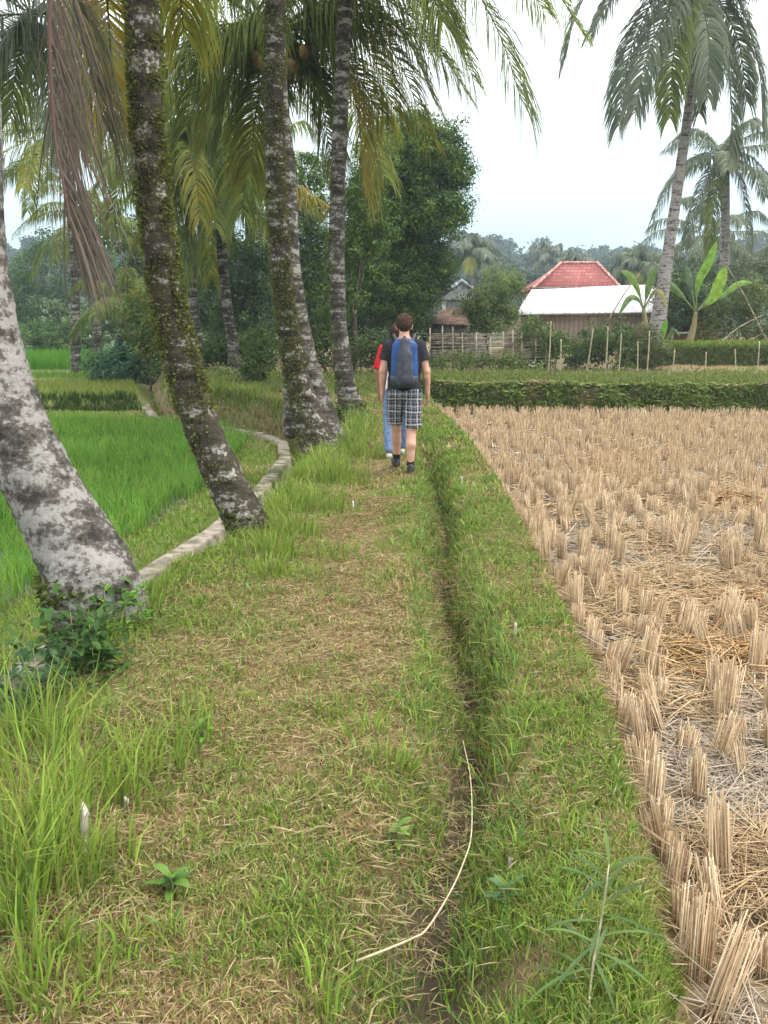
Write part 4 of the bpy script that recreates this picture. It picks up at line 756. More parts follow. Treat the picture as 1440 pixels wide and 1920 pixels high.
def shrub(label, lobes, Y, size, n, cols, bright=None, name='bush', group=SH, base=None):
    u = np.mean([a[0] for a in lobes]); v = max(a[1]+a[3] for a in lobes)
    return tree(name, label, 'bush', base or (u, v), lobes, Y, size, n, cols, group, .035, bright, .9, 'foliage')
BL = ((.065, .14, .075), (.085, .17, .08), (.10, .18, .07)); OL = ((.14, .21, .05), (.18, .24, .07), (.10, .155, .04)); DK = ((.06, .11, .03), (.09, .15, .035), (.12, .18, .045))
shrub('bluish green rounded bush overhanging the yellow paddy', [(190, 690, 28, 28), (235, 680, 45, 40), (280, 695, 40, 30), (215, 705, 40, 20)], 30, .12, 5200, BL)
shrub('yellow-green shrub leaning over beside the bent fern-covered trunk', [(270, 620, 40, 35), (300, 650, 40, 45), (255, 585, 25, 30)], 28, .11, 4200, OL, ((.3, .25, .03), .06))
shrub('leafy creeper-covered bush between the grove trunks and the fern-speckled palm', [(485, 645, 27, 32), (480, 685, 32, 35), (500, 660, 22, 30)], 22, .075, 4600, ((.08, .13, .035), (.10, .16, .04), (.06, .10, .03)))
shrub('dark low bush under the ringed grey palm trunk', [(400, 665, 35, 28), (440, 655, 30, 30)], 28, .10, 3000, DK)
shrub('bush right behind the slim ringed trunk, under the dark tree', [(600, 650, 35, 35), (560, 665, 35, 30), (650, 660, 30, 35)], 25, .085, 4200, ((.07, .11, .03), (.09, .13, .035), (.05, .08, .025)))
shrub('low bush left of the walkers against the bamboo fence', [(690, 655, 35, 35), (725, 665, 35, 30), (745, 640, 25, 30)], 24.5, .08, 3800, ((.09, .12, .04), (.06, .10, .03)))
shrub('tall olive bush between the old grey roof and the white roof', [(945, 545, 30, 26), (915, 585, 34, 24), (948, 588, 26, 26), (893, 566, 30, 26), (868, 590, 26, 18), (878, 604, 34, 18), (925, 610, 36, 20)], 31.5, .10, 7500, OL)
shrub('dark climbing bush at the right end of the bamboo fence', [(1000, 630, 28, 32), (1020, 665, 35, 30), (985, 668, 26, 24), (1050, 645, 30, 25)], 25.6, .075, 5200, DK, ((.16, .2, .06), .08))
shrub('rounded green bush below the bamboo wall, middle of the stakes', [(1130, 630, 40, 26), (1165, 628, 30, 24), (1110, 660, 40, 28), (1170, 662, 34, 28), (1080, 665, 28, 24)], 25.8, .08, 6000, ((.06, .11, .03), (.08, .13, .035), (.11, .15, .05)))
shrub('low vegetable bush along the foot of the bamboo fence', [(830, 680, 30, 14), (880, 676, 34, 18), (930, 682, 30, 12), (960, 672, 26, 16)], 25.0, .06, 3600, ((.12, .18, .04), (.08, .13, .03), (.15, .18, .06)))
shrub('thin dry-stemmed bush under the banana plants', [(1210, 640, 22, 40), (1240, 665, 26, 22), (1205, 668, 24, 20)], 25.4, .07, 3000, ((.14, .15, .06), (.10, .12, .045), (.08, .11, .03)))
shrub('dense hedge bush on top of the upper terrace at the right edge', [(1330, 615, 36, 30), (1380, 600, 40, 40), (1430, 590, 40, 50), (1410, 560, 40, 35), (1350, 570, 35, 30), (1460, 620, 30, 30)], 30, .085, 8500, ((.12, .16, .045), (.09, .13, .04), (.15, .18, .06)))
shrub('grey-green thicket beneath the short feathery palm', [(1320, 530, 40, 40), (1380, 530, 40, 35), (1430, 520, 35, 40), (1280, 520, 30, 40), (1260, 560, 28, 30)], 36, .12, 6000, ((.075, .105, .05), (.095, .125, .055)))
shrub('small bush on the bank at the end of the footpath', [(420, 705, 24, 16), (450, 712, 22, 14)], 23.5, .06, 1400, OL)
shrub('pale bush between the two roofs and the far wood', [(935, 520, 26, 20), (962, 530, 20, 18)], 52, .16, 2600, ((.15, .20, .07), (.12, .16, .06)))
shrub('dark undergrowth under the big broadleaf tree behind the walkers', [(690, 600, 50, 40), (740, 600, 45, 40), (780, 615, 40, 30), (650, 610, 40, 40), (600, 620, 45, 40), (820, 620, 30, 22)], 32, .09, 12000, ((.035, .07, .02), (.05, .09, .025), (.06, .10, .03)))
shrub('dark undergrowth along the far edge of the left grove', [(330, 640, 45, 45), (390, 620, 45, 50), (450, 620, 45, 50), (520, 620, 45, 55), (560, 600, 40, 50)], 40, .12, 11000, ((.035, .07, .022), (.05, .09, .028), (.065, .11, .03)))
shrub('grey-green broad thicket around the banana stems at the right', [(1290, 550, 36, 36), (1255, 540, 28, 36), (1330, 575, 36, 30), (1275, 590, 30, 26), (1390, 560, 34, 34), (1240, 600, 22, 24)], 31, .11, 9000, ((.10, .15, .065), (.13, .18, .08), (.08, .12, .05)))
# white flowers by the fence
mb = MB(); n = 30; P = np.array([at(u, v, 24.6+rng.uniform(-.2, .2)) for u, v in zip(rng.choice([968, 1003], n)+rng.normal(0, 8, n), rng.normal(688, 6, n))])
leaves(mb, P, rng.normal(size=(n, 3)), .045, .04, np.tile((.7, .7, .67), (n, 1)))
fl = thing('flowering_plant', (P[0][0], 24.6, .45), 'low plant with small white blossoms at the foot of the terrace fence', 'plant'); mb.build('blossom', M['leaf'], fl)
mb = MB(); n = 500; P = np.array([at(u, v, 24.7+rng.uniform(-.2, .2)) for u, v in zip(rng.choice([968, 1003], n)+rng.normal(0, 12, n), rng.normal(692, 7, n))]); leaves(mb, P, rng.normal(size=(n, 3)), .09, .05, cmix(*OL, n=n)); mb.build('foliage', M['leaf'], fl)
# far wooded hill
mb = MB(); us = np.arange(-150, 1620, 26)
for row, (Y0, base, amp, sz) in enumerate(((235, 478, 16, 1.3), (180, 498, 12, 1.0), (125, 522, 10, .75))):
    for u in us:
        u2 = u+rng.normal(0, 12); v = base+rng.normal(0, amp*.55); Yq = Y0+rng.normal(0, 12); c = at(u2, v, Yq); k = Yq/F_PX; g = float(height(c[0], c[1])); s = rng.uniform(.7, 1.3)
        crown_leaves(mb, c, (17*k*s, 17*k*s, rng.uniform(13, 22)*k*s), 700, sz*.75, (((.05, .085, .05), (.06, .095, .05)), ((.035, .065, .04), (.045, .075, .045)), ((.075, .11, .055), (.06, .10, .05)))[rng.integers(3)], jit=.9)
        crown_leaves(mb, (c[0], c[1], (c[2]+g)/2), (24*k, 24*k, max((c[2]-g)*.55, 1)), 420, sz*.9, ((.05, .085, .04), (.065, .10, .045)))
tag(mb.build('far_woodland', M['leaf']), 'hazy wooded hill on the horizon behind the roofs', 'woodland', kind='stuff')

# ---------------------------------------------------------------- banana plants
def banana(label, base, Y, leaves_, st):
    b = at(*base, Y); b[2] = float(height(b[0], b[1])); rt = thing('banana_plant', b, label, 'plant', 'banana plants by the leaning palm'); C = at(*st, Y)
    mb = MB(); tube(mb, spline([b-(0, 0, .1), (b+C)/2+(.04, 0, 0), C], 14), np.linspace(.13, .06, 14), 9); mb.build('stem', noise_mat('banana_stem', (.16, .17, .06), (.26, .20, .10), 6, .7, stretch=(1, 1, .2)), rt, smooth=True)
    for pts, wd_, col in leaves_:
        P = spline([C]+px(*pts), 22); T, _, _ = frames(P); hz = P[-1]-P[0]; S = nrm(np.cross(T, np.array([0, -1., .35]))); N = np.cross(S, T); t = np.linspace(0, 1, 22)
        wv = .66*wd_*np.clip(np.sin(np.pi*np.clip((t-.16)/.84, 0, 1))**.6, .03, 1); tear = 1-.14*rng.random((2, 22))*(t > .2)
        V = np.stack([P+S*(wv*tear[0])[:, None]-N*(wv*.25)[:, None], P+S*(wv*.5)[:, None], P, P-S*(wv*.5)[:, None], P-S*(wv*tear[1])[:, None]-N*(wv*.25)[:, None]], 1).reshape(-1, 3)
        Qs = [[i*5+j, i*5+j+1, i*5+j+6, i*5+j+5] for i in range(21) for j in range(4)]; mb = MB(); mb.add(V, quads=Qs, col=np.array(col)*rng.uniform(.9, 1.1, (len(V), 1)))
        tube(mb, P-N*.015, np.linspace(.025, .006, 22), 5, col=np.array((.26, .34, .12))); mb.build('leaf', M['banana'], rt, smooth=True)
LB, LG, LD = (.26, .42, .06), (.13, .21, .07), (.10, .15, .075)
banana('banana plant with bright upright new leaves at the right of the shed', (1290, 650), 29, [([(1310, 530, 29), (1330, 490, 29), (1344, 452, 29)], .24, (.20, .36, .05)), ([(1335, 560, 28.7), (1352, 525, 28.6), (1360, 500, 28.5)], .30, LB), ([(1360, 550, 28.8), (1385, 532, 28.7), (1410, 530, 28.6)], .16, (.26, .42, .10)), ([(1330, 560, 29.3), (1350, 555, 29.4), (1380, 575, 29.5)], .22, LD), ([(1270, 545, 28.8), (1250, 535, 28.7), (1235, 560, 28.6)], .26, LG), ([(1296, 540, 29.3), (1290, 510, 29.5), (1280, 490, 29.6)], .2, LD)], (1305, 585))
banana('banana plant in front of the white roof with a short leaf fanned out', (1215, 640), 26.4, [([(1215, 545, 26.4), (1222, 520, 26.4), (1232, 500, 26.4)], .2, LG), ([(1195, 540, 26.4), (1180, 515, 26.3), (1163, 508, 26.2)], .17, (.17, .27, .07)), ([(1195, 560, 26.2), (1180, 560, 26), (1160, 590, 25.8)], .14, LG), ([(1225, 550, 26.2), (1240, 550, 26), (1252, 580, 25.9)], .13, (.28, .27, .10))], (1207, 580))
banana('small banana plant with one bright leaf low between the trunk and the shed', (1243, 650), 26.6, [([(1243, 630, 26.6), (1247, 610, 26.6), (1250, 598, 26.6)], .14, (.16, .36, .05)), ([(1255, 630, 26.6), (1265, 620, 26.5), (1275, 630, 26.4)], .1, LG)], (1243, 645))

# ---------------------------------------------------------------- houses
def quad(mb, *P): mb.add(np.array(P), quads=[[0, 1, 2, 3]])
def slab(mb, P, th=.05):
    P = np.array(P, float); n = nrm(np.cross(P[1]-P[0], P[2]-P[0])); 
    if n[2] < 0: n = -n
    V = np.vstack([P, P-n*th]); k = len(P); mb.add(V, quads=[[0, 1, 2, 3], [7, 6, 5, 4]]+[[i, i+4, (i+1) % 4+4, (i+1) % 4] for i in range(4)])
Yh = 37.0; e0 = at(968, 588, Yh); e1 = at(1232, 584, Yh); r0 = at(998, 541, Yh+3.2); r1 = at(1238, 533, Yh+3.2); g = .62
hs = thing('bamboo_house', ((e0[0]+e1[0])/2, Yh+.5, g), 'long low house with a pale white sheet roof and brown woven bamboo walls', 'house')
mb = MB(); slab(mb, [e0, e1, r1, r0], .06); slab(mb, [r0, r1, (r1[0], Yh+6.4, e1[2]), (r0[0], Yh+6.4, e0[2])], .06); rf = mb.build('roof', M['roof_white'], hs)
mb = MB(); box(mb, ((r0[0]+r1[0])/2, Yh+3.2, r0[2]+.03), (r1[0]-r0[0]+.2, .22, .07)); mb.build('ridge_cap', M['concrete'], rf)
mb = MB(); zt = e0[2]-.02; box(mb, ((e0[0]+e1[0])/2+.1, Yh+.5, (g+zt)/2+.06), (e1[0]-e0[0]-.35, .08, zt-g+.1)); box(mb, (e1[0]-.15, Yh+3.2, (g+zt)/2), (.08, 5.2, zt-g)); box(mb, (e0[0]+.35, Yh+3.2, (g+zt)/2), (.08, 5.2, zt-g)); mb.build('wall', M['weave'], hs)
for k in range(5):
    mb = MB(); tube(mb, [(e0[0]+.25+k*1.38, Yh+.42, g-.1), (e0[0]+.25+k*1.38, Yh+.42, zt+.1)], [.04, .04], 8); mb.build('post', M['bamboo'], hs)
mb = MB(); box(mb, ((e0[0]+e1[0])/2, Yh+.1, e0[2]-.10), (e1[0]-e0[0], .05, .06)); mb.build('eave_beam', M['wood'], hs)
Yr = 52.0; p = [at(995, 545, Yr), at(1168, 545, Yr), at(1120, 494, Yr+3), at(1052, 494, Yr+3)]; h2 = thing('tiled_house', ((p[0][0]+p[1][0])/2, Yr+3, .8), 'house with a hipped red tile roof rising behind the white sheet roof', 'house')
back = [np.array((p[0][0], Yr+7, p[0][2])), np.array((p[1][0], Yr+7, p[1][2]))]; mb = MB(); slab(mb, p, .08); slab(mb, [p[1], back[1], p[2]+(0, .01, 0), p[2]], .08); slab(mb, [back[0], p[0], p[3], p[3]+(0, .01, 0)], .08); slab(mb, [back[1], back[0], p[3], p[2]], .08); rf = mb.build('roof', M['tile'], h2)
hipm = noise_mat('ridge_tile', (.30, .10, .08), (.50, .30, .26), 5)
for a, b in ((p[3], p[2]), (p[0], p[3]), (p[1], p[2])):
    mb = MB(); tube(mb, spline([a+(0, 0, .04), b+(0, 0, .04)], 24), .09+.02*np.sin(np.arange(24)*2.), 7); mb.build('ridge_tiles', hipm, rf)
mb = MB(); box(mb, ((p[0][0]+p[1][0])/2, Yr+3.5, (.8+p[0][2])/2), (p[1][0]-p[0][0]-1.0, 5.8, p[0][2]-.8)); mb.build('wall', noise_mat('plaster', (.42, .36, .30), (.55, .50, .43), 3), h2)
Yg = 32.5; a0, a1, a2 = at(812, 560, Yg), at(866, 522, Yg), at(918, 562, Yg); h3 = thing('old_hut', (a1[0], Yg+2, .6), 'old hut with a weathered pale grey gable roof above the bushes', 'hut')
old = noise_mat('weathered_thatch', (.22, .21, .22), (.58, .58, .60), 5, .9, stretch=(1, 1, .3), bump=.3); mb = MB(); dv = np.array([.5, 3.5, 0]); slab(mb, [a0, a1, a1+dv, a0+dv], .1); slab(mb, [a1, a2, a2+dv, a1+dv], .1); mb.build('roof', old, h3)
mb = MB(); mb.add(np.array([a0+(.25, .15, -.02), a2+(-.25, .15, -.02), a1+(0, .15, -.16)]), tris=[[0, 1, 2]]); box(mb, (a1[0]+.3, Yg+1.9, (a0[2]+.6)/2), (a2[0]-a0[0]-.5, 3.2, a0[2]-.64)); mb.build('wall', noise_mat('gable_board', (.50, .50, .52), (.70, .70, .72), 6, stretch=(3, 1, .4)), h3)
Yl = 30.0; b0, b1, b2, b3 = at(806, 606, Yl), at(880, 608, Yl), at(868, 578, Yl+2), at(826, 580, Yl+2); h4 = thing('lean_to_shed', ((b0[0]+b1[0])/2, Yl+1, .5), 'small shed with a rusty brown roof half hidden by the fence bushes', 'shed')
mb = MB(); slab(mb, [b0, b1, b2, b3], .05); mb.build('roof', noise_mat('rusty_roof', (.10, .06, .04), (.20, .13, .09), 6), h4)
mb = MB(); box(mb, ((b0[0]+b1[0])/2, Yl+.9, (b0[2]+.5)/2), (b1[0]-b0[0]-.2, 1.5, b0[2]-.56)); mb.build('wall', noise_mat('dark_board', (.04, .035, .03), (.09, .08, .07), 8), h4)
Ys = 33.0; c0, c1 = at(1262, 645, Ys), at(1345, 645, Ys); z1 = at(1300, 584, Ys)[2]; h5 = thing('wooden_shed', ((c0[0]+c1[0])/2, Ys+1, 1.1), 'brown board shed with a dark opening behind the banana plants', 'shed'); brd = noise_mat('brown_board', (.17, .085, .05), (.30, .17, .10), 9, .85, stretch=(6, 1, .3))
mb = MB(); w_ = c1[0]-c0[0]; box(mb, (c0[0]+w_*.72, Ys, (1+z1)/2), (w_*.56, .06, z1-1.0)); box(mb, (c0[0]+w_*.22, Ys, (1+1.45)/2), (w_*.44, .06, .5)); box(mb, (c0[0]+w_*.22, Ys, z1-.08), (w_*.44, .06, .16)); box(mb, (c0[0], Ys+1, (1+z1)/2), (.06, 1.9, z1-1)); box(mb, (c1[0], Ys+1, (1+z1)/2), (.06, 1.9, z1-1)); box(mb, (c0[0]+w_*.5, Ys+2, (1+z1)/2), (w_, .06, z1-1)); mb.build('wall', brd, h5)
mb = MB(); slab(mb, [(c0[0]-.3, Ys-.4, z1+.02), (c1[0]+.3, Ys-.4, z1+.02), (c1[0]+.3, Ys+2.3, z1+.45), (c0[0]-.3, Ys+2.3, z1+.45)], .05); mb.build('roof', noise_mat('rusty_sheet', (.10, .07, .05), (.20, .15, .11), 5), h5)
mb = MB(); box(mb, (c0[0]+w_*.24, Ys-.06, 1.42), (w_*.42, .12, .06)); mb.build('sill', M['white_cloth'], h5)
mb = MB(); tube(mb, [(c0[0]-.08, Ys-.1, 1.0), (c0[0]-.05, Ys-.1, z1+.1)], [.05, .05], 8); mb.build('post', noise_mat('painted_post', (.42, .46, .55), (.55, .58, .64), 5), h5)
Yk = 58; q0 = at(150, 676, Yk); h6 = thing('field_hut', (q0[0], Yk+.4, float(height(q0[0], Yk))), 'tiny pale field hut beyond the bright rice at the far left', 'hut'); zz = float(height(q0[0], Yk))
mb = MB(); box(mb, (q0[0], Yk+.4, zz+.35), (.6, .9, .9)); mb.build('wall', M['white_cloth'], h6); mb = MB(); slab(mb, [(q0[0]-.5, Yk-.3, zz+.95), (q0[0]+1.6, Yk-.3, zz+.85), (q0[0]+1.6, Yk+1.2, zz+1.0), (q0[0]-.5, Yk+1.2, zz+1.1)], .06); mb.build('roof', M['concrete'], h6)

# ---------------------------------------------------------------- bamboo fence and stakes on the terrace
Yf = 25.3; f0, f1 = at(796, 690, Yf), at(1046, 690, Yf); fz = .38; fn = thing('bamboo_fence', ((f0[0]+f1[0])/2, Yf, fz), 'weathered open bamboo fence of thin horizontal rails beside the walking man', 'fence')
for k, u in enumerate((805, 830, 849, 868, 892, 919, 944, 962, 978, 1004, 1024, 1042)):
    a = at(u, 690, Yf); top = at(u+rng.normal(0, 2), 622+rng.normal(0, 6), Yf); mb = MB(); tube(mb, [(a[0], Yf-.03, fz-.15), (top[0], Yf-.03, top[2])], [.024, .02], 7); mb.build('post', M['old_bamboo'], fn)
for k, v in enumerate((626, 631, 636, 641, 646, 651, 656, 661, 666, 671, 676)):
    u0, u1 = 798+rng.uniform(-4, 12), 1046-rng.uniform(0, 50); mb = MB()
    for j in range(2): 
        z = at(900, v+j*3, Yf)[2]; tube(mb, spline([(at(u0+j*6, v, Yf)[0], Yf+.02, z+rng.normal(0, .02)), (f0[0]*.5+f1[0]*.5, Yf+.02+j*.03, z+rng.normal(0, .03)), (at(u1, v, Yf)[0], Yf+.02, z+rng.normal(0, .03))], 12), np.full(12, .014), 6)
    mb.build('rail', M['old_bamboo'], fn)
stk = [(1028, 690, 1033, 602, 'tall'), (1050, 692, 1052, 636, 'short'), (1099, 694, 1112, 616, 'leaning'), (1135, 690, 1140, 612, 'thin'), (1160, 690, 1165, 625, 'slanted'), (1195, 694, 1196, 640, 'short'), (1213, 694, 1218, 620, 'tall'), (1260, 694, 1265, 655, 'stubby brown'), (1322, 690, 1324, 660, 'short'), (1380, 690, 1378, 655, 'thin'), (1420, 692, 1424, 640, 'slanted')]
nm = ['leftmost', 'second', 'third', 'fourth', 'fifth', 'sixth', 'seventh', 'eighth', 'ninth', 'tenth', 'rightmost']
for k, (u0, v0, u1, v1, d) in enumerate(stk):
    a, t = at(u0, v0, 24.4), at(u1, v1, 24.5); a[2] = float(height(a[0], a[1]))-.1; mb = MB(); tube(mb, spline([a, (a+t)/2+(.01, 0, 0), t], 8), np.linspace(.021, .015, 8), 7)
    o = mb.build('bamboo_stake', M['bamboo'], origin=a, smooth=True); tag(o, f"{d} bamboo stake on the terrace edge, {nm[k]}{'' if k in (0, 10) else ' from the left'} of its row", 'stake', 'bamboo stakes on the terrace')
for (u0, v0, u1, v1, lab) in ((1335, 655, 1432, 590, 'pale crossed bamboo pole leaning to the right in the terrace thicket'), (1440, 645, 1345, 470, 'long thin bamboo pole leaning to the left over the upper terrace'), (1130, 620, 1205, 505, 'dry arching cane stem in front of the white roof')):
    a, t = at(u0, v0, 27.2), at(u1, v1, 27.6); mb = MB(); tube(mb, spline([a, (a+t)/2+(0, 0, .12), t], 10), np.linspace(.024, .014, 10), 7); tag(mb.build('bamboo_pole', M['old_bamboo'], origin=a, smooth=True), lab, 'pole')
# ---------------------------------------------------------------- people: one smooth surface per body / garment from a distance field
def sdf(prims, h, cuts=()):
    """prims: (a, b, ra, rb, blend, flatten_y, only) round cones, smoothly joined; cuts: functions(X,Y,Z) -> distance kept where < 0"""
    A = np.array([p[0] for p in prims]+[p[1] for p in prims], float); rmax = max(max(p[2], p[3]) for p in prims)
    lo = A.min(0)-rmax-3*h; hi = A.max(0)+rmax+3*h; n = np.ceil((hi-lo)/h).astype(int)+1
    ax = [lo[k]+np.arange(n[k])*h for k in range(3)]; F = np.full(tuple(n), 1.0)
    for a, b, ra, rb, kb, fy in prims:
        a, b = np.asarray(a, float), np.asarray(b, float); m = max(ra, rb)*1.15+kb+3*h
        sl = tuple(slice(max(0, int((min(a[k], b[k])-m-lo[k])/h)), min(n[k], int((max(a[k], b[k])+m-lo[k])/h)+2)) for k in range(3))
        X, Y, Z = np.meshgrid(ax[0][sl[0]], ax[1][sl[1]], ax[2][sl[2]], indexing='ij'); ab = b-a; Yc = a[1]+(b[1]-a[1])*0
        t = np.clip(((X-a[0])*ab[0]+(Y-a[1])*ab[1]+(Z-a[2])*ab[2])/max(ab@ab, 1e-9), 0, 1)
        d = np.sqrt((X-a[0]-t*ab[0])**2+((Y-a[1]-t*ab[1])/fy)**2+(Z-a[2]-t*ab[2])**2)-(ra+(rb-ra)*t)
        d *= min(1, fy) if fy < 1 else 1
        f = F[sl]; hh = np.clip(.5+.5*(f-d)/kb, 0, 1); F[sl] = f*(1-hh)+d*hh-kb*hh*(1-hh)
    if cuts:
        X, Y, Z = np.meshgrid(*ax, indexing='ij')
        for c in cuts: F = np.maximum(F, c(X, Y, Z))
    ins = F < 0; s = [F[a_:F.shape[0]-1+a_, b_:F.shape[1]-1+b_, c_:F.shape[2]-1+c_] for a_ in (0, 1) for b_ in (0, 1) for c_ in (0, 1)]
    cnt = sum((q < 0).astype(int) for q in s); act = (cnt > 0) & (cnt < 8); idx = -np.ones(act.shape, int); ia = np.argwhere(act); idx[act] = np.arange(len(ia))
    cs = np.array([[a_, b_, c_] for a_ in (0, 1) for b_ in (0, 1) for c_ in (0, 1)], float); val = np.stack([q[act] for q in s], 1)
    acc = np.zeros((len(ia), 3)); w = np.zeros(len(ia))
    for p in range(8):
        for q in range(p+1, 8):
            if np.abs(cs[p]-cs[q]).sum() == 1:
                cr = (val[:, p] < 0) != (val[:, q] < 0); t = np.where(cr, val[:, p]/np.where(cr, val[:, p]-val[:, q], 1), 0)
                acc += cr[:, None]*(cs[p]+(cs[q]-cs[p])*t[:, None]); w += cr
    V = lo+(ia+acc/w[:, None])*h; Q = []
    for k in range(3):
        u, v = (k+1) % 3, (k+2) % 3; sl0 = [slice(None)]*3; sl1 = [slice(None)]*3; sl0[k] = slice(0, -1); sl1[k] = slice(1, None)
        a_, b_ = ins[tuple(sl0)], ins[tuple(sl1)]; e = np.argwhere(a_ != b_); ok = (e[:, u] > 0) & (e[:, v] > 0) & (e[:, u] < idx.shape[u]) & (e[:, v] < idx.shape[v]); e = e[ok]
        fl = a_[tuple(e.T)]; g = lambda du, dv: idx[tuple((e-np.eye(3, dtype=int)[u]*du-np.eye(3, dtype=int)[v]*dv).T)]
        q = np.stack([g(1, 1), g(0, 1), g(0, 0), g(1, 0)], 1); q[~fl] = q[~fl][:, ::-1]; Q.append(q[(q >= 0).all(1)])
    return V, np.concatenate(Q)
def part(name, prims, h, m, root, O, cuts=()):
    V, Q = sdf(prims, h, cuts); mb = MB(); mb.add(V+np.asarray(O), quads=Q); return mb.build(name, m, root, smooth=True)
def hand(w, d, side, curl=.5):
    """palm, four unequal bent fingers and a thumb from the side of the palm; w wrist, d forearm direction"""
    d = np.array(d, float); d /= np.linalg.norm(d); f = np.array([0, 1., 0]); f = f-d*(f@d); f /= np.linalg.norm(f); s = np.cross(d, f)*1.0; w = np.array(w); P = []; k = .012; inn = np.array([-side, 0, 0.])
    c = w+d*.085
    for q in (-1, 0, 1): P.append((w+f*q*.014, c+f*q*.026, .020, .0165, k, 1))
    for q, L in zip((-1.5, -.5, .5, 1.5), (.066, .080, .086, .074)):
        a = c+f*q*.0185+d*.004; m1 = a+d*L*.46+inn*L*.08*curl; m2 = m1+d*L*.3+inn*L*.20*curl; m3 = m2+d*L*.16+inn*L*.24*curl
        P += [(a, m1, .0105, .0095, .006, 1), (m1, m2, .0095, .0088, .005, 1), (m2, m3, .0088, .0072, .005, 1)]
    a = w+d*.03+f*.022; m1 = a+d*.035+f*.026+inn*.008; m2 = m1+d*.03+f*.008+inn*.006; P += [(a, m1, .014, .0115, .010, 1), (m1, m2, .0115, .0085, .005, 1)]
    return P
def foot(ank, yaw, pitch, L=.2):
    c, s = math.cos(yaw), math.sin(yaw); d = np.array([-s*math.cos(pitch), c*math.cos(pitch), math.sin(pitch)]); return np.array(ank), d

# the man: walks away from the viewer along the path
mO = np.array([.225, 10.0, float(height(.225, 10.0))+.0])
man = thing('person', mO, 'man seen from behind on the path in charcoal t-shirt and black and white plaid shorts', 'person')
SHL, SHR = np.array([-.175, .0, 1.43]), np.array([.175, -.005, 1.43]); ELL, ELR = np.array([-.235, -.02, 1.155]), np.array([.245, -.02, 1.15]); WRL, WRR = np.array([-.245, .03, .915]), np.array([.265, .05, .91])
HPL, HPR = np.array([-.09, .0, .92]), np.array([.09, .0, .92]); KNL, KNR = np.array([-.085, .17, .52]), np.array([.085, -.01, .51]); ANL, ANR = np.array([-.075, .33, .105]), np.array([.075, -.09, .085])
legs = [(HPL, KNL, .082, .055, .03, 1), (HPR, KNR, .082, .055, .03, 1), (KNL, KNL*.45+ANL*.55+(0, -.022, .07), .053, .056, .03, 1), (KNR, KNR*.45+ANR*.55+(0, -.022, .07), .053, .056, .03, 1), (KNL*.4+ANL*.6+(0, -.01, .05), ANL, .052, .034, .03, 1), (KNR*.4+ANR*.6+(0, -.01, .05), ANR, .052, .034, .03, 1),
        (ANL, ANL+(0, .16, -.055), .034, .026, .02, 1), (ANR, ANR+(.01, .17, -.045), .034, .026, .02, 1)]
torso = [((-.07, 0, .97), (.07, 0, .97), .115, .115, .05, .8), ((0, .0, 1.0), (0, .0, 1.2), .125, .135, .06, .75), ((-.06, .0, 1.25), (.06, .0, 1.25), .125, .125, .06, .78), ((-.12, .0, 1.39), (.12, .0, 1.39), .075, .075, .05, .95), ((0, .01, 1.4), (0, .035, 1.56), .066, .056, .03, 1), ((-.16, 0, 1.43), (0, .01, 1.475), .05, .06, .03, 1), ((.16, 0, 1.43), (0, .01, 1.475), .05, .06, .03, 1)]
arms = [(SHL, ELL, .054, .042, .03, 1), (SHR, ELR, .054, .042, .03, 1), (ELL, WRL, .042, .028, .025, 1), (ELR, WRR, .042, .028, .025, 1), (ELL+(0, .005, -.06), ELL*.5+WRL*.5, .040, .034, .02, 1), (ELR+(0, .005, -.06), ELR*.5+WRR*.5, .040, .034, .02, 1)]
HC = np.array([.0, .07, 1.645]); head = [(HC+(0, -.02, .02), HC+(0, .02, .03), .078, .076, .03, 1.1), (HC+(0, .035, -.07), HC+(0, .045, -.04), .05, .058, .03, 1.05), (HC+(0, .1, -.03), HC+(0, .112, -.045), .011, .016, .012, 1), ((HC+(-.079, .0, -.03)), HC+(-.083, -.008, .005), .013, .016, .006, 1.1), ((HC+(.079, .0, -.03)), HC+(.083, -.008, .005), .013, .016, .006, 1.1), (HC+(-.02, .095, -.075), HC+(.02, .095, -.075), .01, .01, .008, 1), (HC+(-.045, .075, .02), HC+(.045, .075, .02), .018, .018, .015, 1)]
dL, dR = WRL-ELL, WRR-ELR
part('body', torso+head+legs+arms+hand(WRL, dL+(.0, 0.03, 0), -1, .8)+hand(WRR, dR+(0, .04, 0), 1, .9), .0075, M['skin'], man, mO)
part('hair', [(HC+(0, -.03, .045), HC+(0, .03, .06), .083, .080, .03, 1.08), (HC+(0, -.055, .0), HC+(0, -.045, -.035), .062, .05, .03, 1), (HC+(-.055, -.02, .01), HC+(-.055, .01, .03), .035, .035, .03, 1), (HC+(.055, -.02, .01), HC+(.055, .01, .03), .035, .035, .03, 1)]+[(HC+nrm(d)*.082+(0, -.01, .035), HC+nrm(d)*.098+(0, -.01, .04), .014, .010, .012, 1) for d in rng.normal(size=(60, 3))*np.array([1, 1, .8])+np.array([0, -.25, .75])], .0075, M['hair'], man, mO,
     [lambda X, Y, Z: (Y-(HC[1]+.055))-(Z-(HC[2]+.02))*.6])
infl = lambda L, k: [(a, b, ra+k, rb+k, kb, fy) for a, b, ra, rb, kb, fy in L]
sl = [(SHL, SHL*.35+ELL*.65, .066, .074, .03, 1), (SHR, SHR*.35+ELR*.65, .066, .074, .03, 1)]
hem = [((-.05, 0, .93), (.05, 0, .93), .150, .150, .05, .82), ((-.04, 0, 1.0), (.04, 0, 1.2), .135, .135, .06, .80)]
def ends(S, E):
    d = (E-S)/np.linalg.norm(E-S); c = S*.42+E*.58; sg = np.sign(S[0]); return lambda X, Y, Z: np.where(X*sg > .19, (X-c[0])*d[0]+(Y-c[1])*d[1]+(Z-c[2])*d[2], -1)
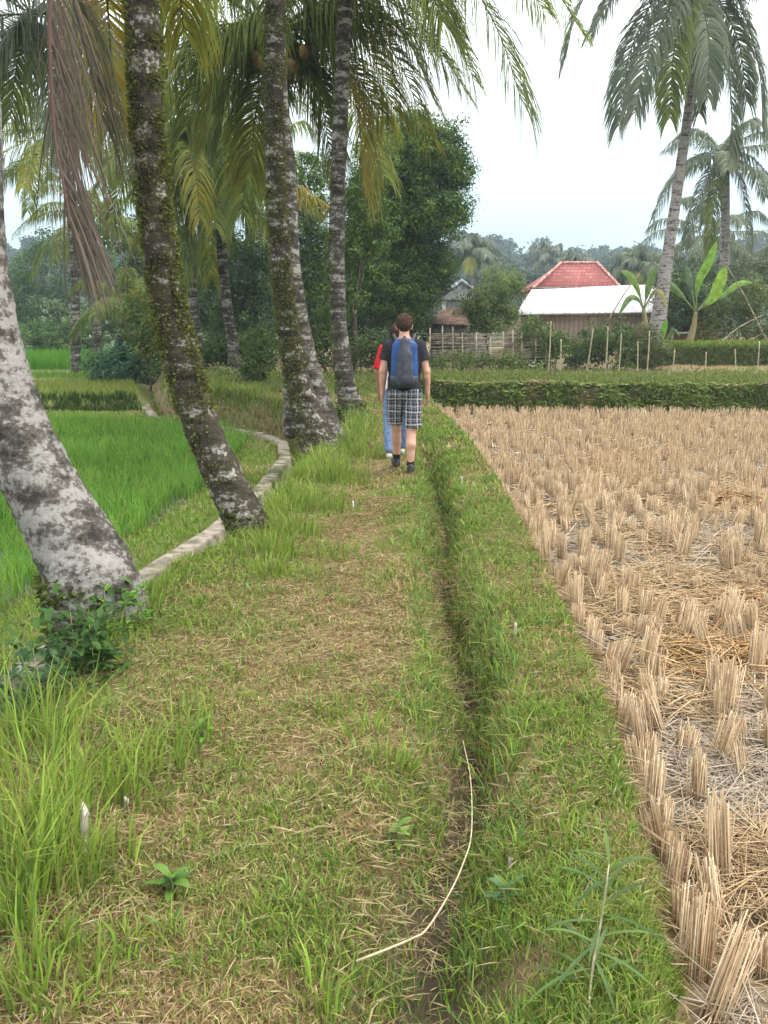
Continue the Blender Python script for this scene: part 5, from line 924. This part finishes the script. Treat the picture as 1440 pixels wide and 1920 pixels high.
part('t_shirt', infl(torso[:4]+torso[5:], .014)+sl+hem, .0085, M['black_cloth'], man, mO, [lambda X, Y, Z: .885-Z+.01*np.sin(X*30), ends(SHL, ELL), ends(SHR, ELR), lambda X, Y, Z: Z-1.505])
kL, kR = KNL*.92+HPL*.08, KNR*.92+HPR*.08
sh = [((-.07, 0, .95), (.07, 0, .95), .128, .128, .05, .85), (HPL+(0, -.01, 0), kL+(-.012, -.005, 0), .108, .086, .018, 1), (HPR+(0, -.01, 0), kR+(.016, 0, 0), .108, .092, .018, 1), (HPL+(0, -.06, .0), HPR+(0, -.06, .0), .075, .075, .04, 1)]
part('shorts', sh, .008, M['plaid'], man, mO, [lambda X, Y, Z: np.where(X < 0, .545, .525)-Z+.006*np.sin(X*60+Y*40), lambda X, Y, Z: Z-.96])
for A, K in ((ANL, KNL), (ANR, KNR)):
    part('sock', [(A+(0, -.008, -.03), A*.8+K*.2, .040, .044, .01, 1)], .007, M['sock'], man, mO, [lambda X, Y, Z: Z-(A[2]+.075)])
    d = np.array([.02 if A is ANR else -.03, .21, -.01 if A is ANR else .015]); z0 = -.045
    part('shoe', [(A+(0, -.035, z0), A+d*.5+(0, 0, z0-.002), .042, .042, .02, 1), (A+d*.5+(0, 0, z0-.002), A+d+(0, 0, z0-.01), .042, .034, .02, 1), (A+(0, -.025, .0), A+(0, .03, -.02), .042, .042, .02, 1)], .007, M['shoe'], man, mO, [lambda X, Y, Z: (A[2]-.085)-Z])
# the rucksack on his back
pO = mO+np.array([0, 0, .035]); bk = thing('backpack', pO+(0, -.17, 1.15), 'blue and dark grey backpack worn by the man in plaid shorts', 'backpack'); by = -.165
body_ = [((-.055, by-.02, 1.10), (-.055, by, 1.38), .095, .085, .04, .78), ((.055, by-.02, 1.10), (.055, by, 1.38), .095, .085, .04, .78), ((0, by-.02, 1.04), (0, by, 1.4), .09, .08, .04, .85)]
part('bag', body_, .008, M['pack_blue'], bk, pO)
part('front_panel', [((0, by-.085, 1.06), (0, by-.075, 1.28), .100, .078, .03, .55), ((0, by-.07, 1.28), (0, by-.05, 1.43), .066, .06, .03, .6), ((-.05, by-.06, 1.02), (.05, by-.06, 1.02), .065, .065, .03, .8)], .008, M['pack_grey'], bk, pO)
part('base_panel', [((-.06, by-.03, 1.035), (.06, by-.03, 1.035), .092, .092, .02, .9)], .008, M['pack_grey'], bk, pO, [lambda X, Y, Z: Z-1.08])
for s in (-1, 1):
    part('side_pocket', [((s*.105, by-.02, 1.06), (s*.10, by-.02, 1.16), .05, .03, .02, 1)], .008, M['pack_grey'], bk, pO)
    mb = MB(); tube(mb, spline(np.array([(s*.085, by+.05, 1.43), (s*.115, -.02, 1.515), (s*.12, .09, 1.46), (s*.125, .13, 1.3), (s*.15, .07, 1.12), (s*.14, by+.05, 1.05)])+pO, 24), np.full(24, .018), 6); mb.build('strap', M['pack_grey'], bk, smooth=True)
mb = MB(); tube(mb, spline(np.array([(-.03, by+.02, 1.46), (0, by, 1.5), (.03, by+.02, 1.46)])+pO, 10), np.full(10, .008), 6); mb.build('grab_handle', M['pack_grey'], bk)

# the second walker, just ahead of him
wO = np.array([.16, 11.25, float(height(.16, 11.25))]); W = .95
wk = thing('person', wO, 'walker ahead of the man, mostly hidden, red sleeves, white top and blue jeans', 'person')
S = lambda L: [(np.asarray(a)*W, np.asarray(b)*W, ra*W, rb*W, kb, fy) for a, b, ra, rb, kb, fy in L]
eL, eR = np.array([-.25, -.02, 1.15]), np.array([.24, .0, 1.15]); wL, wR = np.array([-.235, .02, .91]), np.array([.25, .06, .92]); aL, aR = np.array([-.10, -.08, .09]), np.array([.08, .3, .10]); nL, nR = np.array([-.10, .0, .51]), np.array([.09, .16, .52])
lg = [(HPL, nL, .08, .055, .03, 1), (HPR, nR, .08, .055, .03, 1), (nL, aL, .055, .034, .03, 1), (nR, aR, .055, .034, .03, 1), (aL, aL+(-.01, .16, -.05), .034, .026, .02, 1), (aR, aR+(.01, .16, -.05), .034, .026, .02, 1)]
am = [(SHL, eL, .05, .04, .03, 1), (SHR, eR, .05, .04, .03, 1), (eL, wL, .04, .027, .025, 1), (eR, wR, .04, .027, .025, 1)]
part('body', S(torso+head+lg+am+hand(wL, wL-eL, -1)+hand(wR, wR-eR, 1)), .0085, M['skin_tan'], wk, wO)
part('hair', S([(HC+(0, -.03, .045), HC+(0, .03, .06), .085, .08, .03, 1.1), (HC+(0, -.05, .02), HC+(0, -.045, -.12), .07, .055, .03, 1), (HC+(-.055, -.02, -.02), HC+(-.055, .0, .03), .04, .04, .03, 1), (HC+(.055, -.02, -.02), HC+(.055, .0, .03), .04, .04, .03, 1)]), .0085, M['hair2'], wk, wO, [lambda X, Y, Z: (Y/W-(HC[1]+.055))-(Z/W-(HC[2]+.02))*.6])
def ends2(S_, E_): 
    d = (E_-S_)/np.linalg.norm(E_-S_); c = S_*.12+E_*.88; return lambda X, Y, Z: (X/W-c[0])*d[0]+(Y/W-c[1])*d[1]+(Z/W-c[2])*d[2]
tp = part('t_shirt', S(infl(torso[:4]+torso[5:], .016)+hem), .009, M['white_cloth'], wk, wO, [lambda X, Y, Z: .87-Z, lambda X, Y, Z: Z-1.43, lambda X, Y, Z: np.abs(X)-.175])
for s_, e_ in ((SHL, eL), (SHR, eR)): part('sleeve', S([(s_+(0, 0, .01), s_*.05+e_*.95, .068, .078, .03, 1)]), .008, M['red_cloth'], wk, wO, [ends2(s_, e_)])
part('jeans', S([((-.07, 0, .95), (.07, 0, .95), .122, .122, .05, .85), (HPL, nL, .105, .075, .035, 1), (HPR, nR, .105, .075, .035, 1), (nL, aL+(0, 0, .05), .076, .066, .03, 1), (nR, aR+(0, 0, .05), .076, .066, .03, 1)]), .0085, M['denim'], wk, wO, [lambda X, Y, Z: Z-.94, lambda X, Y, Z: .10-Z])
for A in (aL, aR): part('shoe', S([(A+(0, -.035, -.045), A+(-.005, .18, -.05), .042, .036, .02, 1)]), .008, M['shoe_pale'], wk, wO, [lambda X, Y, Z: A[2]*W-.085-Z])

# ---------------------------------------------------------------- small things on the bund
pts = [on(u, v, z) for u, v, z in ((868, 1388, .03), (882, 1460, .05), (884, 1560, .07), (868, 1620, .08), (840, 1680, .08), (800, 1742, .07), (772, 1760, .06), (720, 1782, .04), (668, 1802, .02))]
mb = MB(); tube(mb, spline(pts, 60), np.linspace(.0014, .0036, 60), 7); tag(mb.build('reed_stick', M['stick'], origin=pts[-1], smooth=True), 'long pale bent reed lying across the narrow ditch', 'stick')
def stump(name, label, u, v, h, r, lean=(0, 0), m='stump', cut=.5, hollow=False, cat='stump'):
    a = on(u, v, 0); a[2] = float(height(a[0], a[1])); mb = MB(); n = 9; t = np.linspace(0, 1, 8); P = np.stack([a[0]+lean[0]*t, a[1]+lean[1]*t, a[2]-.03+(h+.03)*t], 1)
    tube(mb, P, r*(1-.25*t)*(1+.1*rng.normal(0, 1, 8)), n); V = mb.V[0]; top = V[:, 2] > a[2]+h-.005; V[top, 2] -= (V[top, 0]-P[-1, 0])*cut
    if hollow: V[-1, 2] -= .03
    return tag(mb.build(name, M[m], origin=a, smooth=False), label, cat)
stump('wooden_stump', 'weathered white split stake stump among the long grass at the lower left', 155, 1595, .15, .016, (.01, .02), cut=2.2)
stump('wooden_stump', 'small pale stub to the right of the white split stump', 232, 1512, .055, .011, (.005, .02), cut=1.)
stump('bamboo_stub', 'short cut bamboo stub on the right bund, level with the bend of the reed', 959, 1575, .05, .011, (0, .004), 'stump', .1, True, 'stub')
stump('bamboo_stub', 'thin cut stem standing on the right bund in the middle distance', 963, 1195, .10, .008, (.01, 0), 'stump', .8, False, 'stub')
stump('bamboo_stub', 'dark cut stem end poking from the grass beyond the reed', 992, 1350, .04, .009, (0, 0), 'wood', .2, True, 'stub')
stump('bamboo_stub', 'grey cut stem nearest the walking man on the right bund', 865, 908, .10, .02, (.0, .01), 'stump', .4, False, 'stub')
stump('bamboo_stub', 'small white marker stub in the long grass left of the path', 662, 945, .08, .009, (.0, .01), 'white_cloth', .4, False, 'stub')
# seedling in the right foreground
def plant(name, label, stem, r, lv, cols, sc=M['bamboo'], cat='plant', width=.3, group=None):
    b = stem[0]; rt = thing(name, b, label, cat, group); mb = MB(); tube(mb, spline(stem, 14), np.linspace(r, r*.5, 14), 6); mb.build('stem', sc, rt, smooth=True); mb = MB()
    for p, d, L, w in lv:
        P = np.asarray(p, float); d = nrm(np.array(d, float)); k = 7; t = np.linspace(0, 1, k); C = P+d*(L*t)[:, None]-np.array([0, 0, 1])*(L*.42*t*t)[:, None]; T = nrm(np.gradient(C, axis=0)); Sx = nrm(np.cross(T, (0, 0, 1.))); wv = w*np.sin(np.pi*np.clip(t*.93+.07, 0, 1))**.8
        up = np.cross(Sx, T)*(wv*.3)[:, None]; V = np.stack([C-Sx*wv[:, None]+up, C, C+Sx*wv[:, None]+up], 1).reshape(-1, 3); mb.add(V, quads=[[i*3+j, i*3+j+1, i*3+j+4, i*3+j+3] for i in range(k-1) for j in (0, 1)], col=np.array(cols[rng.integers(len(cols))])*rng.uniform(.8, 1.2))
    mb.build('foliage', M['banana'], rt, smooth=True); return rt
st = [on(1100, 1935, 0)]+px((1112, 1810, 1.93), (1128, 1720, 1.97), (1142, 1620, 2.02)); sp_ = spline(st, 20)
lv = [(sp_[i], (math.cos(a), math.sin(a), e_), L*1.35, .0052) for i, a, e_, L in ((4, 2.6, .3, .15), (5, .3, .5, .14), (6, 3.6, .3, .16), (8, 5.6, .25, .13), (9, 2.9, .6, .12), (10, .1, .3, .16), (12, 3.3, .4, .13), (13, 1.2, .7, .12), (14, .5, .5, .15), (16, 2.6, .6, .12), (17, 3.9, .4, .11), (18, .2, .6, .13), (19, 1.5, 1.2, .1), (19, 3.1, .9, .1), (19, 5.9, .8, .12), (7, 4.8, .3, .13), (3, 5.2, .3, .13), (6, 1.1, .5, .14), (8, 2.2, .4, .15), (11, 4.3, .5, .12), (13, 5.6, .4, .14), (15, .9, .8, .13), (17, 2.4, .7, .12), (9, 3.9, .2, .14), (5, 2.1, .2, .13))]
plant('bamboo_seedling', 'upright seedling with narrow grey-green leaves in the right foreground', st, .0042, lv, ((.10, .17, .06), (.08, .14, .055), (.13, .21, .065)))
def weed(label, u, v, n, L, w, cols, h=.1, z=None):
    b = on(u, v, 0); b[2] = float(height(b[0], b[1])); lv = []
    for q in range(n):
        a = q*2.4; f = q/n; o2 = (rng.normal(0, 1, 3)*np.array([1, 1, .2])*h*.32) if n > 12 else np.zeros(3); lv.append((b+o2+(0, 0, .01+h*f), (math.cos(a), math.sin(a), .35+.9*f), L*rng.uniform(.6, 1.2), w*rng.uniform(.7, 1.2)))
    return plant('broadleaf_weed', label, [b-(0, 0, .01), b+(.005, 0, h*.5), b+(.0, 0, h)], .003, lv, cols, M['bamboo'], 'weed', group='broad-leaved weeds on the bund')
weed('pale green weed with pointed leaves on the left lip of the ditch', 745, 1545, 9, .075, .014, ((.20, .30, .07), (.16, .26, .06)), .07)
weed('dark leafy weed against the foot of the thick pale trunk', 200, 1180, 90, 0.085, 0.017, ((.06, .14, .03), (.09, .2, .04)), .28)
weed('lush dark weed below the thick pale trunk on the canal side', 140, 1255, 110, 0.1, 0.017, ((.045, .10, .025), (.06, .13, .03)), .3)
weed('bright leafy weed between the trunk foot and the path', 235, 1175, 60, 0.07, 0.018, ((.13, .27, .04), (.17, .32, .05)), .22)
weed('dark weed clump deeper in the shade under the thick pale trunk', 175, 1270, 130, 0.095, 0.017, ((.05, .11, .03), (.07, .14, .035)), .22)
weed('drooping weed over the canal edge at the left border', 30, 1345, 60, .10, 0.014, ((.06, .12, .05), (.08, .15, .055)), .2)
weed('low leafy weed in the shade left of the white split stump', 70, 1310, 90, 0.1, 0.015, ((.05, .11, .045), (.07, .14, .05)), .25)
weed('green rosette weed in the middle of the lower path', 320, 1650, 11, .085, .016, ((.14, .25, .05), (.10, .2, .045)), .06)
weed('small rosette weed beside the longer tufts on the path', 380, 1370, 9, .09, .015, ((.12, .26, .04), (.15, .3, .05)), .09)
weed('bluish drooping weed on the right bund near the seedling', 945, 1640, 10, .12, .011, ((.10, .18, .09), (.13, .22, .09)), .06)
weed('leafy weed growing at the foot of the slim ringed trunk', 640, 800, 60, 0.14, 0.025, ((.10, .18, .04), (.07, .13, .03)), .4)

# ---------------------------------------------------------------- haze: the air between here and the wooded hill
me = bpy.data.meshes.new('haze'); 
x0, x1, y0, y1, z0, z1 = -419, 419, -29, 429, -2.2, 62
me.from_pydata([(x, y, z) for z in (z0, z1) for y in (y0, y1) for x in (x0, x1)], [], [(0, 2, 3, 1), (4, 5, 7, 6), (0, 1, 5, 4), (2, 6, 7, 3), (0, 4, 6, 2), (1, 3, 7, 5)])
hz = bpy.data.objects.new('haze', me); COL.objects.link(hz); tag(hz, 'thin bright humid haze over the fields', 'haze', kind='stuff')
hm = bpy.data.materials.new('haze'); hm.use_nodes = True; t = hm.node_tree; t.nodes.clear(); o_ = t.nodes.new('ShaderNodeOutputMaterial'); v_ = t.nodes.new('ShaderNodeVolumePrincipled')
v_.inputs['Density'].default_value = HAZE; v_.inputs['Color'].default_value = (.72, .86, 1.0, 1); v_.inputs['Anisotropy'].default_value = .2
t.links.new(v_.outputs[0], o_.inputs['Volume']); me.materials.append(hm)
